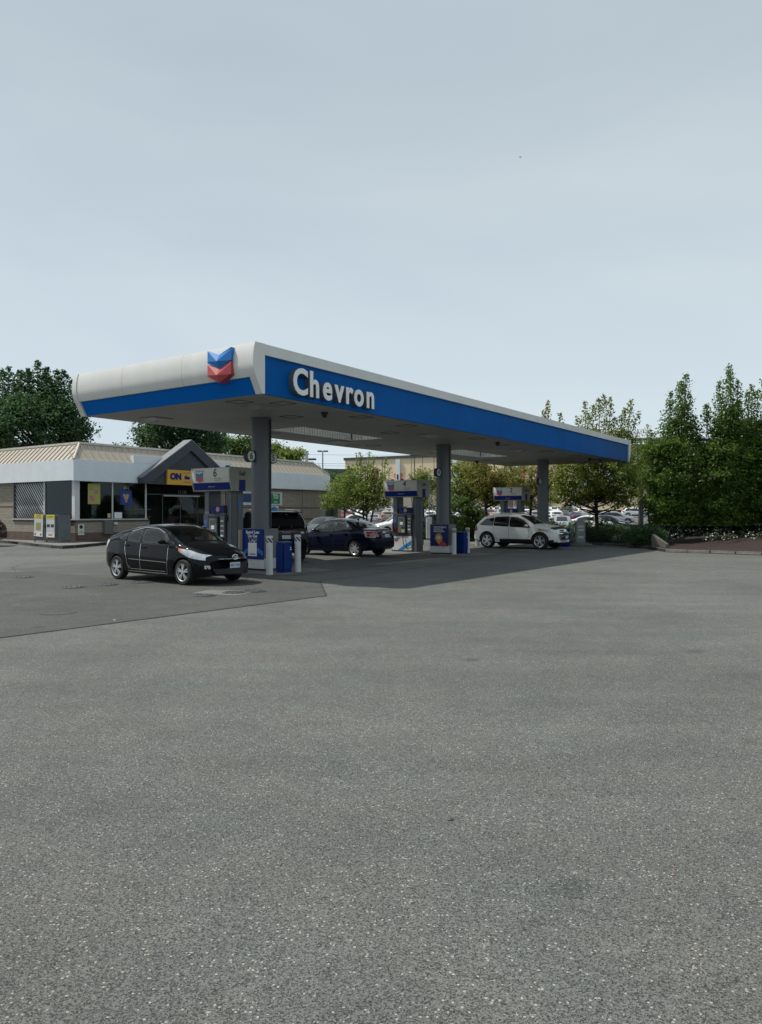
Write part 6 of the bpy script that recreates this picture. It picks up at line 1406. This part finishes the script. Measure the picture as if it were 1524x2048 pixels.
# ------------------------------------------------------------------ people
def person(x, y, z, ang, skin_pts, label, torso_m, leg_m, hair_m, hood=False, h=1.7):
    o = empty('person', (x, y, z), ang, label, 'person')
    V, E, Rr = [], [], []
    def chain(pts, start=None):
        prev = start
        for (p, r_) in pts:
            V.append(p); Rr.append(r_); i = len(V) - 1
            if prev is not None: E.append((prev, i))
            prev = i
        return prev
    s = h / 1.7; A = skin_pts; hb = 1.5 if hood else 1; tb_ = 1.35 if hood else 1
    pel = chain([((0, 0, .95 * s), .14 * s)]); ch = chain([((.01, 0, 1.15 * s), .145 * s), ((A.get('lean', 0), 0, 1.36 * s), .15 * s)], pel)
    nk = chain([((A.get('lean', 0) * 1.3, 0, 1.46 * s), .06 * s * (1.9 if hood else 1)), ((A.get('lean', 0) * 1.6 + .01, 0, 1.55 * s), .085 * s * hb), ((A.get('lean', 0) * 1.7 + .015, 0, 1.62 * s), .088 * s * hb), ((A.get('lean', 0) * 1.7, 0, 1.68 * s), .05 * s)], ch)
    for sg in (1, -1):
        a = A['arm'][0 if sg > 0 else 1]; chain([((A.get('lean', 0), sg * .16 * s, 1.38 * s), .065 * s), ((a[0][0], sg * (.20 + a[0][1]) * s, a[0][2] * s), .048 * s), ((a[1][0], sg * (.16 + a[1][1]) * s, a[1][2] * s), .036 * s), ((a[1][0] * 1.2, sg * (.15 + a[1][1]) * s, a[1][2] * s + .01), .03 * s)], ch)
        chain([((.0, sg * .09 * s, .85 * s), .095 * s), ((.02, sg * .10 * s, .5 * s), .062 * s), ((.0, sg * .10 * s, .09 * s), .045 * s), ((.13, sg * .11 * s, .04 * s), .035 * s)], pel)
    me = bpy.data.meshes.new('figure'); me.from_pydata(V, E, []); t = link('tmp_fig', me)
    t.modifiers.new('s', 'SKIN'); sv = me.skin_vertices[0].data
    for i, r_ in enumerate(Rr): sv[i].radius = (r_, r_) if i not in (1, 2) else (r_ * 1.15 * tb_, r_ * .75 * tb_)
    sv[0].use_root = True; q = t.modifiers.new('u', 'SUBSURF'); q.levels = 2; q.render_levels = 2
    nm = bpy.data.meshes.new_from_object(t.evaluated_get(bpy.context.evaluated_depsgraph_get())); bpy.data.objects.remove(t)
    nm.materials.clear()
    for m in (torso_m, leg_m, M_SKIN, hair_m): nm.materials.append(m)
    for p in nm.polygons:
        p.use_smooth = True; c = p.center; z_ = c.z / s
        p.material_index = (3 if (hood or z_ > 1.63 or c.x < A.get('lean', 0) * 1.6 - .02) else 2) if z_ > 1.47 else 1 if z_ < .93 else 0
        if .95 < z_ < 1.3 and c.x > .27: p.material_index = 2
    return link('body', nm, o) and o
p0 = LF(7.5, 1.5, .16, C0)
person(*p0, R(150), {'arm': [((.06, .0, 1.12), (.30, -.04, 1.14)), ((.06, .0, 1.12), (.30, -.04, 1.12))], 'lean': .03}, 'woman in a pink jacket standing inside the shop entrance', M_PINK, M_CLOTHK, mat('brown_hair', (.06, .035, .02), .7))
p1 = (-4.44, 24.6)
person(p1[0], p1[1], .01, R(80), {'arm': [((.1, .03, 1.14), (.28, 0, 1.05)), ((.1, .03, 1.14), (.28, 0, 1.05))], 'lean': .06}, 'person in a black hooded coat standing between pump 6 and the black SUV', M_CLOTHK, M_CLOTHK, M_CLOTHK, True, 1.80)
# flock of nothing: a single far bird
x, y = D(1041, 120); mb = MB(); z = zpx(314, 120); mb.add([(0, 0, 0), (.35, .05, .12), (.12, .12, .02), (-.35, .05, .12), (-.12, .12, .02), (0, -.2, 0), (0, .3, 0), (0, .05, -.06)], [(0, 1, 2), (0, 3, 4), (5, 2, 6, 4), (5, 7, 2), (5, 4, 7), (6, 2, 7), (6, 7, 4)])
o = mb.build('bird', M_BLACK, None, loc=(x, y, z)); setp(o, 'tiny dark bird high in the sky right of centre', 'bird')

# ------------------------------------------------------------------ lettering becomes plain meshes
bpy.context.view_layer.update(); dg = bpy.context.evaluated_depsgraph_get(); cache = {}
for o in [q for q in SC.objects if q.type == 'FONT']:
    c = o.data; key = (c.body, round(c.size, 4), round(c.extrude, 4), round(c.offset, 4), c.align_x, c.align_y, c.materials[0].name)
    if key not in cache: cache[key] = bpy.data.meshes.new_from_object(o.evaluated_get(dg))
    n = bpy.data.objects.new('tmp', cache[key]); COL.objects.link(n); n.parent = o.parent; n.location = o.location; n.rotation_euler = o.rotation_euler; n.scale = o.scale
    for ch in list(o.children): ch.parent = n
    nm = o.name; o.name = 'old'; n.name = nm; bpy.data.objects.remove(o)
